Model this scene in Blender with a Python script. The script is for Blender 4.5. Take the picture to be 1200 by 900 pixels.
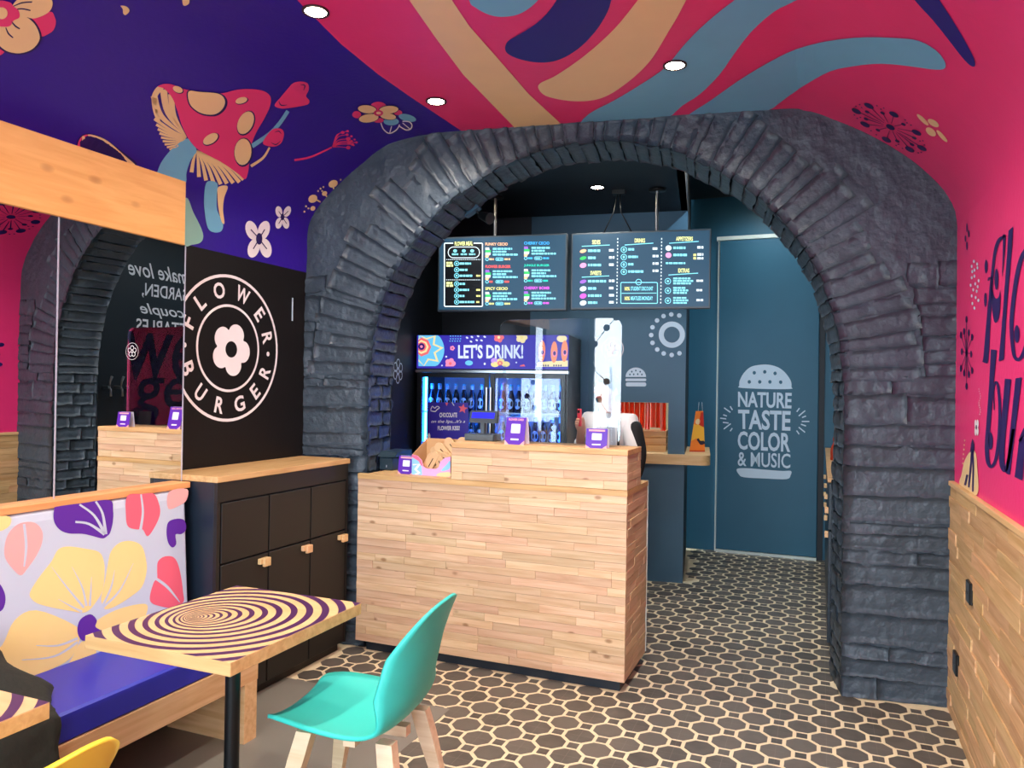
import bpy, bmesh, math, random
import numpy as np
from mathutils import Vector, Matrix, noise
from mathutils.geometry import delaunay_2d_cdt

for o in list(bpy.data.objects):
    bpy.data.objects.remove(o)
scene = bpy.context.scene
COL = scene.collection
rnd = random.Random(7)

# ------------------------------------------------------------------ camera
FPX, CAM_H = 895.0, 1.5
YAW, PITCH, ROLL = math.radians(-22.02), math.radians(0.277), math.radians(0.88)
CF = Vector((math.sin(YAW) * math.cos(PITCH), math.cos(YAW) * math.cos(PITCH), math.sin(PITCH)))
_r = Vector((math.cos(YAW), -math.sin(YAW), 0)); _u = _r.cross(CF)
CR = _r * math.cos(ROLL) + _u * math.sin(ROLL)
CU = -_r * math.sin(ROLL) + _u * math.cos(ROLL)
CC = Vector((0, 0, CAM_H))
cd = bpy.data.cameras.new('camera')
cam = bpy.data.objects.new('camera', cd); COL.objects.link(cam)
cd.sensor_fit = 'HORIZONTAL'; cd.sensor_width = 36.0; cd.lens = FPX / 1200 * 36.0
cd.clip_start = 0.05
m = Matrix((CR, CU, -CF)).transposed().to_4x4(); m.translation = CC
cam.matrix_world = m
scene.camera = cam

# ------------------------------------------------------------------ world, daylight, exposure
w = bpy.data.worlds.new('daylight'); scene.world = w; w.use_nodes = True
wb = w.node_tree.nodes['Background']
wb.inputs[0].default_value = (0.80, 0.90, 1.0, 1); wb.inputs[1].default_value = 10.0
scene.view_settings.view_transform = 'Standard'
scene.view_settings.look = 'None'
scene.view_settings.gamma = 1.0
scene.view_settings.use_curve_mapping = False
scene.view_settings.exposure = 0.58
scene.cycles.use_denoising = True
scene.cycles.max_bounces = 10
scene.cycles.transparent_max_bounces = 24
scene.cycles.sample_clamp_indirect = 6.0
pl = bpy.data.lights.new('shop_window_portal', 'AREA'); pl.shape = 'RECTANGLE'; pl.size = 3.2; pl.size_y = 2.6
pl.cycles.is_portal = True
po = bpy.data.objects.new('shop_window_portal', pl); COL.objects.link(po)
po.location = (-1.12, -1.66, 1.35); po.rotation_euler = (math.radians(90), 0, 0)

# ------------------------------------------------------------------ geometry of the place
XL, XR, YF = -2.82, 0.598, -1.6          # side walls, shop front
CEIL = 2.935
SL = math.radians(8)                      # the arch wall stands at a slight angle to the room
Q0 = Vector((0.35, 4.15, 0)); QA = Vector((math.cos(SL), math.sin(SL), 0)); QN = Vector((-math.sin(SL), math.cos(SL), 0))
QM = Matrix((QA, QN, Vector((0, 0, 1)))).transposed().to_4x4(); QM.translation = Q0
MIRX = -2.68

def ray(x, y): return CF * FPX + CR * (x - 600) - CU * (y - 450)
def on_plane(x, y, p, n):
    d = ray(x, y); return CC + d * ((p - CC).dot(n) / d.dot(n))
def at_x(x, y, X): return on_plane(x, y, Vector((X, 0, 0)), Vector((1, 0, 0)))
def at_y(x, y, Y): return on_plane(x, y, Vector((0, Y, 0)), Vector((0, 1, 0)))
def at_z(x, y, Z): return on_plane(x, y, Vector((0, 0, Z)), Vector((0, 0, 1)))
def at_q(x, y, t): return on_plane(x, y, Q0 + QN * t, QN)
def project(p):
    d = Vector(p) - CC; wz = d.dot(CF)
    if wz < 0.05: return None
    return (600 + FPX * d.dot(CR) / wz, 450 - FPX * d.dot(CU) / wz, wz)

# ------------------------------------------------------------------ materials
def lin(c):
    if isinstance(c, str):
        c = tuple(int(c[i:i + 2], 16) / 255 for i in (0, 2, 4))
    return tuple((v / 12.92 if v <= 0.04045 else ((v + 0.055) / 1.055) ** 2.4) for v in c)

def _nt(name):
    mt = bpy.data.materials.new(name); mt.use_nodes = True
    nt = mt.node_tree; return mt, nt, nt.nodes, nt.links, nt.nodes['Principled BSDF']

def paint(name, col, rough=0.5, metal=0.0, vary=0.06, scale=6.0, bump=0.0, bscale=60.0, spec=0.5, coat=0.0):
    mt, nt, N, L, b = _nt(name)
    c = lin(col)
    tc = N.new('ShaderNodeTexCoord'); nz = N.new('ShaderNodeTexNoise'); nz.inputs['Scale'].default_value = scale; nz.inputs['Detail'].default_value = 5
    L.new(tc.outputs['Object'], nz.inputs['Vector'])
    mx = N.new('ShaderNodeMix'); mx.data_type = 'RGBA'
    mx.inputs[6].default_value = (*[v * (1 - vary) for v in c], 1); mx.inputs[7].default_value = (*[min(1, v * (1 + vary)) for v in c], 1)
    L.new(nz.outputs['Fac'], mx.inputs[0]); L.new(mx.outputs[2], b.inputs['Base Color'])
    b.inputs['Roughness'].default_value = rough; b.inputs['Metallic'].default_value = metal
    b.inputs['Specular IOR Level'].default_value = spec
    b.inputs['Coat Weight'].default_value = coat
    if bump:
        n2 = N.new('ShaderNodeTexNoise'); n2.inputs['Scale'].default_value = bscale; n2.inputs['Detail'].default_value = 6
        L.new(tc.outputs['Object'], n2.inputs['Vector'])
        bp = N.new('ShaderNodeBump'); bp.inputs['Strength'].default_value = bump; bp.inputs['Distance'].default_value = 0.01
        L.new(n2.outputs['Fac'], bp.inputs['Height']); L.new(bp.outputs[0], b.inputs['Normal'])
    return mt

def glow(name, col, strength):
    mt, nt, N, L, b = _nt(name)
    c = lin(col); b.inputs['Base Color'].default_value = (*[v * .3 for v in c], 1)
    b.inputs['Emission Color'].default_value = (*c, 1); b.inputs['Emission Strength'].default_value = strength
    return mt

def wood(name, light, dark, var=0.22, rough=0.5, stretch=14.0, knots=True, axis=0, kn=1.0):
    """grain along local X, tone varies from piece to piece"""
    mt, nt, N, L, b = _nt(name)
    tc = N.new('ShaderNodeTexCoord'); oi = N.new('ShaderNodeObjectInfo')
    off = N.new('ShaderNodeVectorMath'); off.operation = 'ADD'
    sc = N.new('ShaderNodeVectorMath'); sc.operation = 'SCALE'; sc.inputs['Scale'].default_value = 37.0
    cx = N.new('ShaderNodeCombineXYZ')
    for k in range(3): L.new(oi.outputs['Random'], cx.inputs[k])
    L.new(cx.outputs[0], sc.inputs[0]); L.new(tc.outputs['Object'], off.inputs[0]); L.new(sc.outputs[0], off.inputs[1])
    mp = N.new('ShaderNodeMapping'); mp.inputs['Scale'].default_value = tuple(1.0 if k == axis else stretch for k in range(3))
    L.new(off.outputs[0], mp.inputs['Vector'])
    nz = N.new('ShaderNodeTexNoise'); nz.inputs['Scale'].default_value = 3.2; nz.inputs['Detail'].default_value = 6; nz.inputs['Distortion'].default_value = 0.6
    L.new(mp.outputs[0], nz.inputs['Vector'])
    cr = N.new('ShaderNodeValToRGB'); cr.color_ramp.elements[0].position = 0.3; cr.color_ramp.elements[1].position = 0.72
    cr.color_ramp.elements[0].color = (*lin(dark), 1); cr.color_ramp.elements[1].color = (*lin(light), 1)
    L.new(nz.outputs['Fac'], cr.inputs[0])
    hs = N.new('ShaderNodeHueSaturation')
    mr = N.new('ShaderNodeMapRange'); mr.inputs['To Min'].default_value = 1 - var; mr.inputs['To Max'].default_value = 1 + var * .6
    L.new(oi.outputs['Random'], mr.inputs['Value']); L.new(mr.outputs[0], hs.inputs['Value'])
    mh = N.new('ShaderNodeMapRange'); mh.inputs['To Min'].default_value = 0.488; mh.inputs['To Max'].default_value = 0.508
    wn = N.new('ShaderNodeTexWhiteNoise'); wn.noise_dimensions = '1D'; L.new(oi.outputs['Random'], wn.inputs['W'])
    L.new(wn.outputs['Value'], mh.inputs['Value']); L.new(mh.outputs[0], hs.inputs['Hue'])
    L.new(cr.outputs[0], hs.inputs['Color'])
    last = hs.outputs[0]
    if knots:
        m2 = N.new('ShaderNodeMapping'); m2.inputs['Scale'].default_value = (5, 9, 9); L.new(off.outputs[0], m2.inputs['Vector'])
        vo = N.new('ShaderNodeTexVoronoi'); vo.inputs['Scale'].default_value = 1.0; L.new(m2.outputs[0], vo.inputs['Vector'])
        r2 = N.new('ShaderNodeValToRGB'); r2.color_ramp.elements[0].position = 0.05 * kn; r2.color_ramp.elements[1].position = 0.12 * kn
        r2.color_ramp.elements[0].color = (.35, .22, .12, 1); r2.color_ramp.elements[1].color = (1, 1, 1, 1)
        L.new(vo.outputs['Distance'], r2.inputs[0])
        mm = N.new('ShaderNodeMix'); mm.data_type = 'RGBA'; mm.blend_type = 'MULTIPLY'; mm.inputs[0].default_value = 0.7
        L.new(last, mm.inputs[6]); L.new(r2.outputs[0], mm.inputs[7]); last = mm.outputs[2]
    L.new(last, b.inputs['Base Color']); b.inputs['Roughness'].default_value = rough
    return mt

def clear(name, tint=(0.96, 0.98, 1.0), refl=1.0, ior=1.5):
    mt, nt, N, L, b = _nt(name); N.remove(b); out = N['Material Output']
    tr = N.new('ShaderNodeBsdfTransparent'); tr.inputs[0].default_value = (*tint, 1)
    gl = N.new('ShaderNodeBsdfGlossy'); gl.inputs['Roughness'].default_value = 0.0
    fr = N.new('ShaderNodeFresnel'); fr.inputs['IOR'].default_value = ior
    mu = N.new('ShaderNodeMath'); mu.operation = 'MULTIPLY'; mu.inputs[1].default_value = refl; mu.use_clamp = True
    mx = N.new('ShaderNodeMixShader'); L.new(fr.outputs[0], mu.inputs[0]); L.new(mu.outputs[0], mx.inputs[0])
    L.new(tr.outputs[0], mx.inputs[1]); L.new(gl.outputs[0], mx.inputs[2]); L.new(mx.outputs[0], out.inputs[0])
    return mt

M = {}
PINK = M['pink'] = paint('pink_wall_paint', 'E93078', 0.42, vary=.05, bump=.12, bscale=40)
PURP = M['purple'] = paint('purple_wall_paint', '2D0994', 0.42, vary=.06, bump=.12, bscale=40)
NAVY = M['navy'] = paint('navy_mural_paint', '23107F', 0.45)
DKPU = M['darkpurple'] = paint('dark_purple_mural_paint', '200659', 0.45)
YEL = M['cream'] = paint('cream_mural_paint', 'F1D09A', 0.45)
LBL = M['lightblue'] = paint('light_blue_mural_paint', '72B8DA', 0.45)
SEA = M['sea'] = paint('sea_green_mural_paint', '8FC4B8', 0.45)
MPINK = M['muralpink'] = paint('pink_mural_paint', 'E8387A', 0.45)
WHITE = M['white'] = paint('white_lettering', 'EDE6EA', 0.5)
PWHITE = M['palelettering'] = paint('pale_blue_lettering', 'C4D6E6', 0.5)
BLACKP = M['blackpanel'] = paint('black_panel_paint', '0E0B0C', 0.5, bump=.05, spec=.35)
SLATE = M['slate'] = paint('slate_blue_wall_paint', '365C74', 0.5)
TEAL = M['teal'] = paint('dark_teal_wall_paint', '135670', 0.5, bump=.04)
DARKR = M['darkroom'] = paint('near_black_blue_paint', '0B1520', 0.55)
STONE = M['stone'] = paint('black_painted_stone', '3A4550', 0.43, vary=.4, scale=5, bump=1.0, bscale=22)
BLK = M['black'] = paint('black_laminate', '14110F', 0.5)
NVY = M['navyblack'] = paint('blue_black_laminate', '15202C', 0.4)
METAL = M['metal'] = paint('brushed_metal', 'B8BCC0', 0.28, metal=1.0)
DMETAL = M['darkmetal'] = paint('black_steel', '14171A', 0.35, metal=.3)
PLAST = M['plastic'] = paint('grey_plastic', '3A434A', 0.4)
MIRR = bpy.data.materials.new('mirror_glass'); MIRR.use_nodes = True
_b = MIRR.node_tree.nodes['Principled BSDF']; _b.inputs['Base Color'].default_value = (.82, .84, .83, 1); _b.inputs['Metallic'].default_value = 1; _b.inputs['Roughness'].default_value = 0.0
CTR = M['counterwood'] = wood('counter_strip_wood', 'E2C29E', 'C9A27A', var=.15)
WAIN = M['wainwood'] = wood('wall_strip_wood', 'D9B284', 'B98E5C', var=.18, knots=False)
PINE = M['pine'] = wood('pine_board', 'EBB06A', 'DC9A54', var=.05, stretch=9, kn=1.9)
BEECH = M['beech'] = wood('pale_beech', 'E2BC8A', 'CDA06A', var=.06, knots=False)
BEECHY = wood('pale_beech_lengthwise', 'E2BC8A', 'CDA06A', var=.06, knots=False, axis=1)
EDGEW = wood('table_edge_wood', 'D9AE78', 'C0925C', var=.05, knots=False)
TOPWY = wood('worktop_wood_lengthwise', 'DCB27C', 'BE905A', var=.08, knots=False, axis=1)
TOPW = M['topwood'] = wood('worktop_wood', 'DCB27C', 'BE905A', var=.08, knots=False)
ACRYL = clear('clear_acrylic', (0.95, 0.98, 1.0), 1.4)
FOOTA = clear('clear_acrylic_foot', (0.93, 0.96, 1.0), .25)
GLASS = clear('door_glass', (0.93, 0.97, 1.0), 1.0)
SHOPG = clear('shop_window_glass', (0.97, 0.99, 1.0), .6)

# ------------------------------------------------------------------ mesh builder
WM = {}
def wm(o): return WM.get(o.name, Matrix.Identity(4)) if o else Matrix.Identity(4)

class MB:
    def __init__(s, M=None): s.v = []; s.f = []; s.mi = []; s.sm = []; s.mats = []; s.M = M; s.c = 0
    def use(s, mat):
        if mat not in s.mats: s.mats.append(mat)
        s.c = s.mats.index(mat); return s
    def add(s, vs, fs, smooth=False):
        n = len(s.v)
        s.v += [(s.M @ Vector(v)) if s.M else Vector(v) for v in vs]
        for f in fs: s.f.append([i + n for i in f]); s.mi.append(s.c); s.sm.append(smooth)
        return s
    def box(s, x0, x1, y0, y1, z0, z1, bev=0.0, T=None):
        if x0 > x1: x0, x1 = x1, x0
        if y0 > y1: y0, y1 = y1, y0
        if z0 > z1: z0, z1 = z1, z0
        if bev <= 0:
            vs = [(x, y, z) for x in (x0, x1) for y in (y0, y1) for z in (z0, z1)]
            fs = [(0, 1, 3, 2), (4, 6, 7, 5), (0, 4, 5, 1), (2, 3, 7, 6), (0, 2, 6, 4), (1, 5, 7, 3)]
        else:
            bm = bmesh.new(); bmesh.ops.create_cube(bm, size=1)
            for v in bm.verts: v.co = Vector(((x0 + x1) / 2 + v.co.x * (x1 - x0), (y0 + y1) / 2 + v.co.y * (y1 - y0), (z0 + z1) / 2 + v.co.z * (z1 - z0)))
            bmesh.ops.bevel(bm, geom=bm.edges[:], offset=bev, segments=1, affect='EDGES')
            bm.verts.index_update(); vs = [v.co.copy() for v in bm.verts]; fs = [[v.index for v in f.verts] for f in bm.faces]; bm.free()
        if T: vs = [T @ Vector(v) for v in vs]
        return s.add(vs, fs)
    def cyl(s, p0, p1, r0, r1=None, n=16, caps=True, smooth=True):
        r1 = r0 if r1 is None else r1
        p0, p1 = Vector(p0), Vector(p1); d = (p1 - p0).normalized()
        a = d.orthogonal().normalized(); b = d.cross(a)
        vs = []
        for p, r in ((p0, r0), (p1, r1)):
            vs += [p + (a * math.cos(2 * math.pi * k / n) + b * math.sin(2 * math.pi * k / n)) * r for k in range(n)]
        fs = [(k, (k + 1) % n, n + (k + 1) % n, n + k) for k in range(n)]
        s.add(vs, fs, smooth)
        if caps: s.add(vs[:n], [list(range(n))[::-1]]); s.add(vs[n:], [list(range(n))])
        return s
    def tube(s, pts, r, n=8):
        pts = [Vector(p) for p in pts]; rs = r if isinstance(r, (list, tuple)) else [r] * len(pts)
        vs = []; a = None
        for i, p in enumerate(pts):
            d = (pts[min(i + 1, len(pts) - 1)] - pts[max(i - 1, 0)]).normalized()
            a = d.orthogonal().normalized() if a is None else (a - d * a.dot(d)).normalized()
            b = d.cross(a)
            vs += [p + (a * math.cos(2 * math.pi * k / n) + b * math.sin(2 * math.pi * k / n)) * rs[i] for k in range(n)]
        fs = [(i * n + k, i * n + (k + 1) % n, (i + 1) * n + (k + 1) % n, (i + 1) * n + k) for i in range(len(pts) - 1) for k in range(n)]
        fs += [list(range(n))[::-1], [(len(pts) - 1) * n + k for k in range(n)]]
        return s.add(vs, fs, True)
    def lathe(s, prof, c=(0, 0, 0), n=16):
        vs = [(c[0] + r * math.cos(2 * math.pi * k / n), c[1] + r * math.sin(2 * math.pi * k / n), c[2] + z) for r, z in prof for k in range(n)]
        fs = [(i * n + k, i * n + (k + 1) % n, (i + 1) * n + (k + 1) % n, (i + 1) * n + k) for i in range(len(prof) - 1) for k in range(n)]
        fs += [list(range(n))[::-1], [(len(prof) - 1) * n + k for k in range(n)]]
        return s.add(vs, fs, True)
    def ball(s, c, r, n=10, sc=(1, 1, 1)):
        k = n // 2
        vs = [(c[0] + r * sc[0] * math.sin(math.pi * i / k) * math.cos(2 * math.pi * j / n), c[1] + r * sc[1] * math.sin(math.pi * i / k) * math.sin(2 * math.pi * j / n), c[2] + r * sc[2] * math.cos(math.pi * i / k)) for i in range(k + 1) for j in range(n)]
        return s.add(vs, [(i * n + j, (i + 1) * n + j, (i + 1) * n + (j + 1) % n, i * n + (j + 1) % n) for i in range(k) for j in range(n)], True)
    def prism(s, poly, fn0, fn1):
        """outline poly between two mapping functions (front, back)"""
        n = len(poly); a = [fn0(*p) for p in poly]; b = [fn1(*p) for p in poly]
        v, f = tri2d(poly)
        s.add([fn0(*p) for p in v], f); s.add([fn1(*p) for p in v], [q[::-1] for q in f])
        return s.add(a + b, [(k, (k + 1) % n, n + (k + 1) % n, n + k) for k in range(n)])
    def flat(s, poly, fn, step=None):
        if isinstance(poly, SL_):
            n = len(poly); return s.add([fn(*p) for p in poly], [(i, i + 1, n - 2 - i, n - 1 - i) for i in range(n // 2 - 1)])
        v, f = tri2d(poly, step); return s.add([fn(*p) for p in v], f)
    def build(s, name, mat=None, parent=None, smooth=None):
        inv = wm(parent).inverted() if parent else None
        me = bpy.data.meshes.new(name)
        me.from_pydata([tuple(inv @ v) if inv else tuple(v) for v in s.v], [], s.f)
        mats = s.mats or [mat]
        for q in mats: me.materials.append(q)
        if len(mats) > 1: me.polygons.foreach_set('material_index', s.mi)
        me.polygons.foreach_set('use_smooth', [True] * len(s.f) if smooth else s.sm)
        me.update()
        o = bpy.data.objects.new(name, me); COL.objects.link(o)
        if parent: o.parent = parent; WM[o.name] = wm(parent)
        return o

def thing(name, label, cat, loc=(0, 0, 0), rz=0.0, group=None):
    o = bpy.data.objects.new(name, None); COL.objects.link(o); o.empty_display_size = .1
    o.location = loc; o.rotation_euler = (0, 0, rz)
    WM[o.name] = Matrix.Translation(Vector(loc)) @ Matrix.Rotation(rz, 4, 'Z')
    tag(o, label, cat, group); return o
def tag(o, label=None, cat=None, group=None, kind=None):
    if label: o['label'] = label
    if cat: o['category'] = cat
    if group: o['group'] = group
    if kind: o['kind'] = kind
    return o
def struct(o, label=None):
    o['kind'] = 'structure'
    if label: o['label'] = label
    return o
def place(o, loc, rz=0.0):
    """give a one-mesh thing its origin at its base"""
    mt = Matrix.Translation(Vector(loc)) @ Matrix.Rotation(rz, 4, 'Z'); inv = mt.inverted()
    o.data.transform(inv); o.matrix_world = mt; WM[o.name] = mt; return o
def copy_tree(o, parent=None):
    c = o.copy(); COL.objects.link(c)
    if parent: c.parent = parent
    for ch in o.children: copy_tree(ch, c)
    return c

# ------------------------------------------------------------------ 2-D outlines
def inside(p, poly):
    x, y = p; r = False; j = len(poly) - 1
    for i in range(len(poly)):
        xi, yi = poly[i]; xj, yj = poly[j]
        if (yi > y) != (yj > y) and x < (xj - xi) * (y - yi) / (yj - yi) + xi: r = not r
        j = i
    return r
def tri2d(poly, step=None):
    pts = [Vector((p[0], p[1])) for p in poly]; n = len(pts)
    ed = [(i, (i + 1) % n) for i in range(n)]
    if step:
        sx, sy = step if isinstance(step, (tuple, list)) else (step, step)
        xs = [p[0] for p in poly]; ys = [p[1] for p in poly]
        x = math.floor(min(xs) / sx) * sx
        while x < max(xs):
            y = math.floor(min(ys) / sy) * sy
            while y < max(ys):
                if inside((x, y), poly): pts.append(Vector((x, y)))
                y += sy
            x += sx
    v, e, f, *_ = delaunay_2d_cdt(pts, ed, [], 1, 1e-6)
    return [tuple(p) for p in v], [list(q) for q in f]
def spline(pts, k=5, closed=True):
    out = []; n = len(pts)
    for i in range(n if closed else n - 1):
        g = lambda j: pts[j % n] if closed else pts[max(0, min(n - 1, j))]
        p0, p1, p2, p3 = g(i - 1), g(i), g(i + 1), g(i + 2)
        for s in range(k):
            t = s / k
            out.append(tuple(0.5 * (2 * p1[a] + (p2[a] - p0[a]) * t + (2 * p0[a] - 5 * p1[a] + 4 * p2[a] - p3[a]) * t * t + (3 * p1[a] - p0[a] - 3 * p2[a] + p3[a]) * t ** 3) for a in range(len(p1))))
    if not closed: out.append(tuple(pts[-1]))
    return out
def ell(cx, cy, rx, ry, ang=0, n=20):
    a = math.radians(ang); return [(cx + rx * math.cos(t) * math.cos(a) - ry * math.sin(t) * math.sin(a), cy + rx * math.cos(t) * math.sin(a) + ry * math.sin(t) * math.cos(a)) for t in [2 * math.pi * k / n for k in range(n)]]
class SL_(list): pass
def stroke(pts, wd, k=5, smooth=True):
    """outline of a brush stroke; wd one width or one per point"""
    n = len(pts); ws = wd if isinstance(wd, (list, tuple)) else [wd] * n
    q = [(p[0], p[1], v) for p, v in zip(pts, ws)]
    if smooth: q = spline(q, k, False)
    L, R = [], []
    for i, p in enumerate(q):
        a = q[max(0, i - 1)]; b = q[min(len(q) - 1, i + 1)]
        dx, dy = b[0] - a[0], b[1] - a[1]; l = math.hypot(dx, dy) or 1
        nx, ny = -dy / l * p[2] / 2, dx / l * p[2] / 2
        L.append((p[0] + nx, p[1] + ny)); R.append((p[0] - nx, p[1] - ny))
    return SL_(L + R[::-1])
def zoomed(pts, z): return type(pts)((z[1] + p[0] / z[0], z[2] + p[1] / z[0]) for p in pts)
def rrect(x0, y0, x1, y1, r, k=5):
    out = []
    for cx, cy, a0 in ((x1 - r, y1 - r, 0), (x0 + r, y1 - r, 90), (x0 + r, y0 + r, 180), (x1 - r, y0 + r, 270)):
        out += [(cx + r * math.cos(math.radians(a0 + 90 * i / k)), cy + r * math.sin(math.radians(a0 + 90 * i / k))) for i in range(k + 1)]
    return out

_tc = {}
def text2d(txt, bold=0.0, shear=0.0):
    key = (txt, bold, shear)
    if key not in _tc:
        cu = bpy.data.curves.new('t', 'FONT'); cu.body = txt; cu.offset = bold; cu.shear = shear; cu.resolution_u = 3
        o = bpy.data.objects.new('t', cu); COL.objects.link(o)
        dg = bpy.context.evaluated_depsgraph_get(); me = o.evaluated_get(dg).to_mesh()
        v = [(p.co.x, p.co.y) for p in me.vertices]; f = [list(p.vertices) for p in me.polygons]
        o.evaluated_get(dg).to_mesh_clear(); bpy.data.objects.remove(o); bpy.data.curves.remove(cu)
        xs = [p[0] for p in v]; ys = [p[1] for p in v]; x0, x1, y0, y1 = min(xs), max(xs), min(ys), max(ys)
        _tc[key] = ([((p[0] - x0) / (x1 - x0), (p[1] - y0) / (y1 - y0)) for p in v], f)
    return _tc[key]
def put_text(mb, txt, fn, bold=0.0, shear=0.0):
    """letters filling the unit square of fn(u, v), v up"""
    v, f = text2d(txt, bold, shear); mb.add([fn(*p) for p in v], f)
def quad(tl, tr, br, bl):
    return lambda u, v: (tl * (1 - u) + tr * u) * v + (bl * (1 - u) + br * u) * (1 - v)
def rect_fn(fn, x0, y0, x1, y1):
    """sub-rectangle of a mapping: u,v in 0..1 with v up when y0 is the top"""
    return lambda u, v: fn(x0 + (x1 - x0) * u, y1 + (y0 - y1) * v)
# ================================================================== STRUCTURE
# ---- vault profile, left wall foot to right wall foot
PROF = [(XL, 0.0), (XL, 2.15), (XL, 2.37)] + spline([(XL, 2.37), (-2.80, 2.46), (-2.745, 2.545), (-2.63, 2.665), (-2.48, 2.785), (-2.37, 2.86), (-2.25, 2.905), (-2.08, 2.928), (-1.8, CEIL), (-.3, CEIL), (-.08, 2.912), (.054, 2.857), (.19, 2.784), (.352, 2.674), (.467, 2.57), (.548, 2.47), (.588, 2.38), (XR, 2.30)], 4, False)[1:] + [(XR, 0.0)]
PS = [0.0]
for a, b in zip(PROF, PROF[1:]): PS.append(PS[-1] + math.hypot(b[0] - a[0], b[1] - a[1]))
def s_of(X, Z):
    best = None
    for i in range(len(PROF) - 1):
        a, b = PROF[i], PROF[i + 1]; dx, dz = b[0] - a[0], b[1] - a[1]; l2 = dx * dx + dz * dz
        if l2 < 1e-12: continue
        t = max(0, min(1, ((X - a[0]) * dx + (Z - a[1]) * dz) / l2)); d = math.hypot(a[0] + t * dx - X, a[1] + t * dz - Z)
        if best is None or d < best[0]: best = (d, PS[i] + t * math.sqrt(l2))
    return best[1]
def shell(s, y, off=0.0):
    i = 0
    while i < len(PS) - 2 and PS[i + 1] < s: i += 1
    a, b = PROF[i], PROF[i + 1]; l = PS[i + 1] - PS[i]; t = (s - PS[i]) / l
    nx, nz = (b[1] - a[1]) / l, -(b[0] - a[0]) / l
    return Vector((a[0] + (b[0] - a[0]) * t + nx * off, y, a[1] + (b[1] - a[1]) * t + nz * off))
def shell_hit(px, py):
    d = ray(px, py); best = None
    for i in range(len(PROF) - 1):
        a, b = PROF[i], PROF[i + 1]; ex, ez = b[0] - a[0], b[1] - a[1]
        den = d.x * ez - d.z * ex
        if abs(den) < 1e-12: continue
        ox, oz = a[0], a[1] - CAM_H
        t = (ox * ez - oz * ex) / den; k = (ox * d.z - oz * d.x) / den
        if t > 0 and -1e-6 <= k <= 1 + 1e-6 and (best is None or t < best[0]): best = (t, PS[i] + k * (PS[i + 1] - PS[i]), t * d.y)
    return best[1], best[2]
def dense(poly, step=.05):
    out = []
    for i, a in enumerate(poly):
        b = poly[(i + 1) % len(poly)]; k = max(1, int(math.hypot(b[0] - a[0], b[1] - a[1]) / step))
        out += [(a[0] + (b[0] - a[0]) * j / k, a[1] + (b[1] - a[1]) * j / k) for j in range(k)]
    return out
def mural(mb, mat, pts, layer=1, smooth=True, k=5, z=None):
    """painted shape, outline measured in the photograph and carried onto the vault / side walls"""
    if z: pts = zoomed(pts, z)
    if smooth: pts = spline(pts, k)
    if isinstance(pts, SL_):
        mb.use(mat).flat(SL_(shell_hit(*p) for p in pts), lambda a, b: shell(a, b, 0.0015 + 0.001 * layer)); return
    poly = dense([shell_hit(*p) for p in pts])
    S = [p[0] for p in poly]; Y = [p[1] for p in poly]
    big = max(S) - min(S) > .15 and max(Y) - min(Y) > .1
    mb.use(mat).flat(poly, lambda a, b: shell(a, b, 0.0015 + 0.001 * layer), .04 if big else None)

def arch_y(X): return Q0.y + (X - Q0.x) * math.tan(SL)
# ---- ceiling: purple field on the left, pink field on the right, meeting along a painted edge
edge = [shell_hit(*p) for p in ((543, 155), (510, 133), (480, 113), (443, 87), (400, 52), (350, 2), (310, -42), (270, -90))]
edge = [(edge[0][0] + .06, edge[0][1] + .12)] + edge
dx = (edge[-1][0] - edge[-3][0]) / (edge[-1][1] - edge[-3][1]); last = edge[-1]
edge += [(max(last[0] + dx * (yy - last[1]) * .6, 2.6), yy) for yy in (last[1] - .5, last[1] - 1.0, YF)]
sA, sB = s_of(XL, 2.16), s_of(XR, 2.30)
mb = MB()
def yend(s): p = shell(s, 0); return arch_y(p.x) + .06
ns = 40
far_l = [(sA + (edge[0][0] - sA) * k / ns, yend(sA + (edge[0][0] - sA) * k / ns)) for k in range(ns)]
far_r = [(sB + (edge[0][0] - sB) * k / ns, yend(sB + (edge[0][0] - sB) * k / ns)) for k in range(ns)]
mb.use(PURP).flat(dense([(sA, YF)] + far_l + edge, .06), lambda a, b: shell(a, b), (.04, .12))
mb.use(PINK).flat(dense([(sB, YF)] + far_r + edge, .06), lambda a, b: shell(a, b), (.04, .12))
ceiling = mb.build('ceiling', smooth=True); struct(ceiling, 'painted vaulted ceiling, purple on the left and hot pink on the right')
bm = bmesh.new(); bm.from_mesh(ceiling.data); bmesh.ops.remove_doubles(bm, verts=bm.verts, dist=1e-5); bmesh.ops.recalc_face_normals(bm, faces=bm.faces); bm.to_mesh(ceiling.data); bm.free()

# ---- side walls, front wall with the shop window
wall_left = struct(MB().use(BLACKP).box(XL - .12, XL, YF, 3.75, 0, 2.16).build('wall_left'), 'black panelled left wall below the purple vault')
MB().use(PWHITE).box(XL, XL + .003, at_x(342.5, 362, XL).y - .004, at_x(342.5, 362, XL).y + .004, at_x(342.5, 376, XL).z, at_x(342.5, 349, XL).z).build('metal_strip', parent=wall_left)
wall_right = struct(MB().use(PINK).box(XR, XR + .12, YF, 4.22, 0, 2.31).build('wall_right'), 'hot pink right wall with purple lettering')
WX0, WX1, WZ1 = -2.74, .5, 2.55
mb = MB().use(PURP).box(XL - .12, WX0, YF - .15, YF, 0, 3.1).box(WX1, XR + .12, YF - .15, YF, 0, 3.1).box(WX0, WX1, YF - .15, YF, WZ1, 3.1).box(WX0, WX1, YF - .15, YF, 0, .12)
struct(mb.build('wall_front'))
win = thing('window_1', None, None, (WX0, YF - .08, .12)); struct(win, 'tall shop window with dark frame')
for x in (WX0 + .03, -2.02, -1.2, -.25, WX1 - .03): MB().use(DMETAL).box(x - .03, x + .03, YF - .11, YF - .05, .12, WZ1).build('mullion', parent=win)
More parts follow.
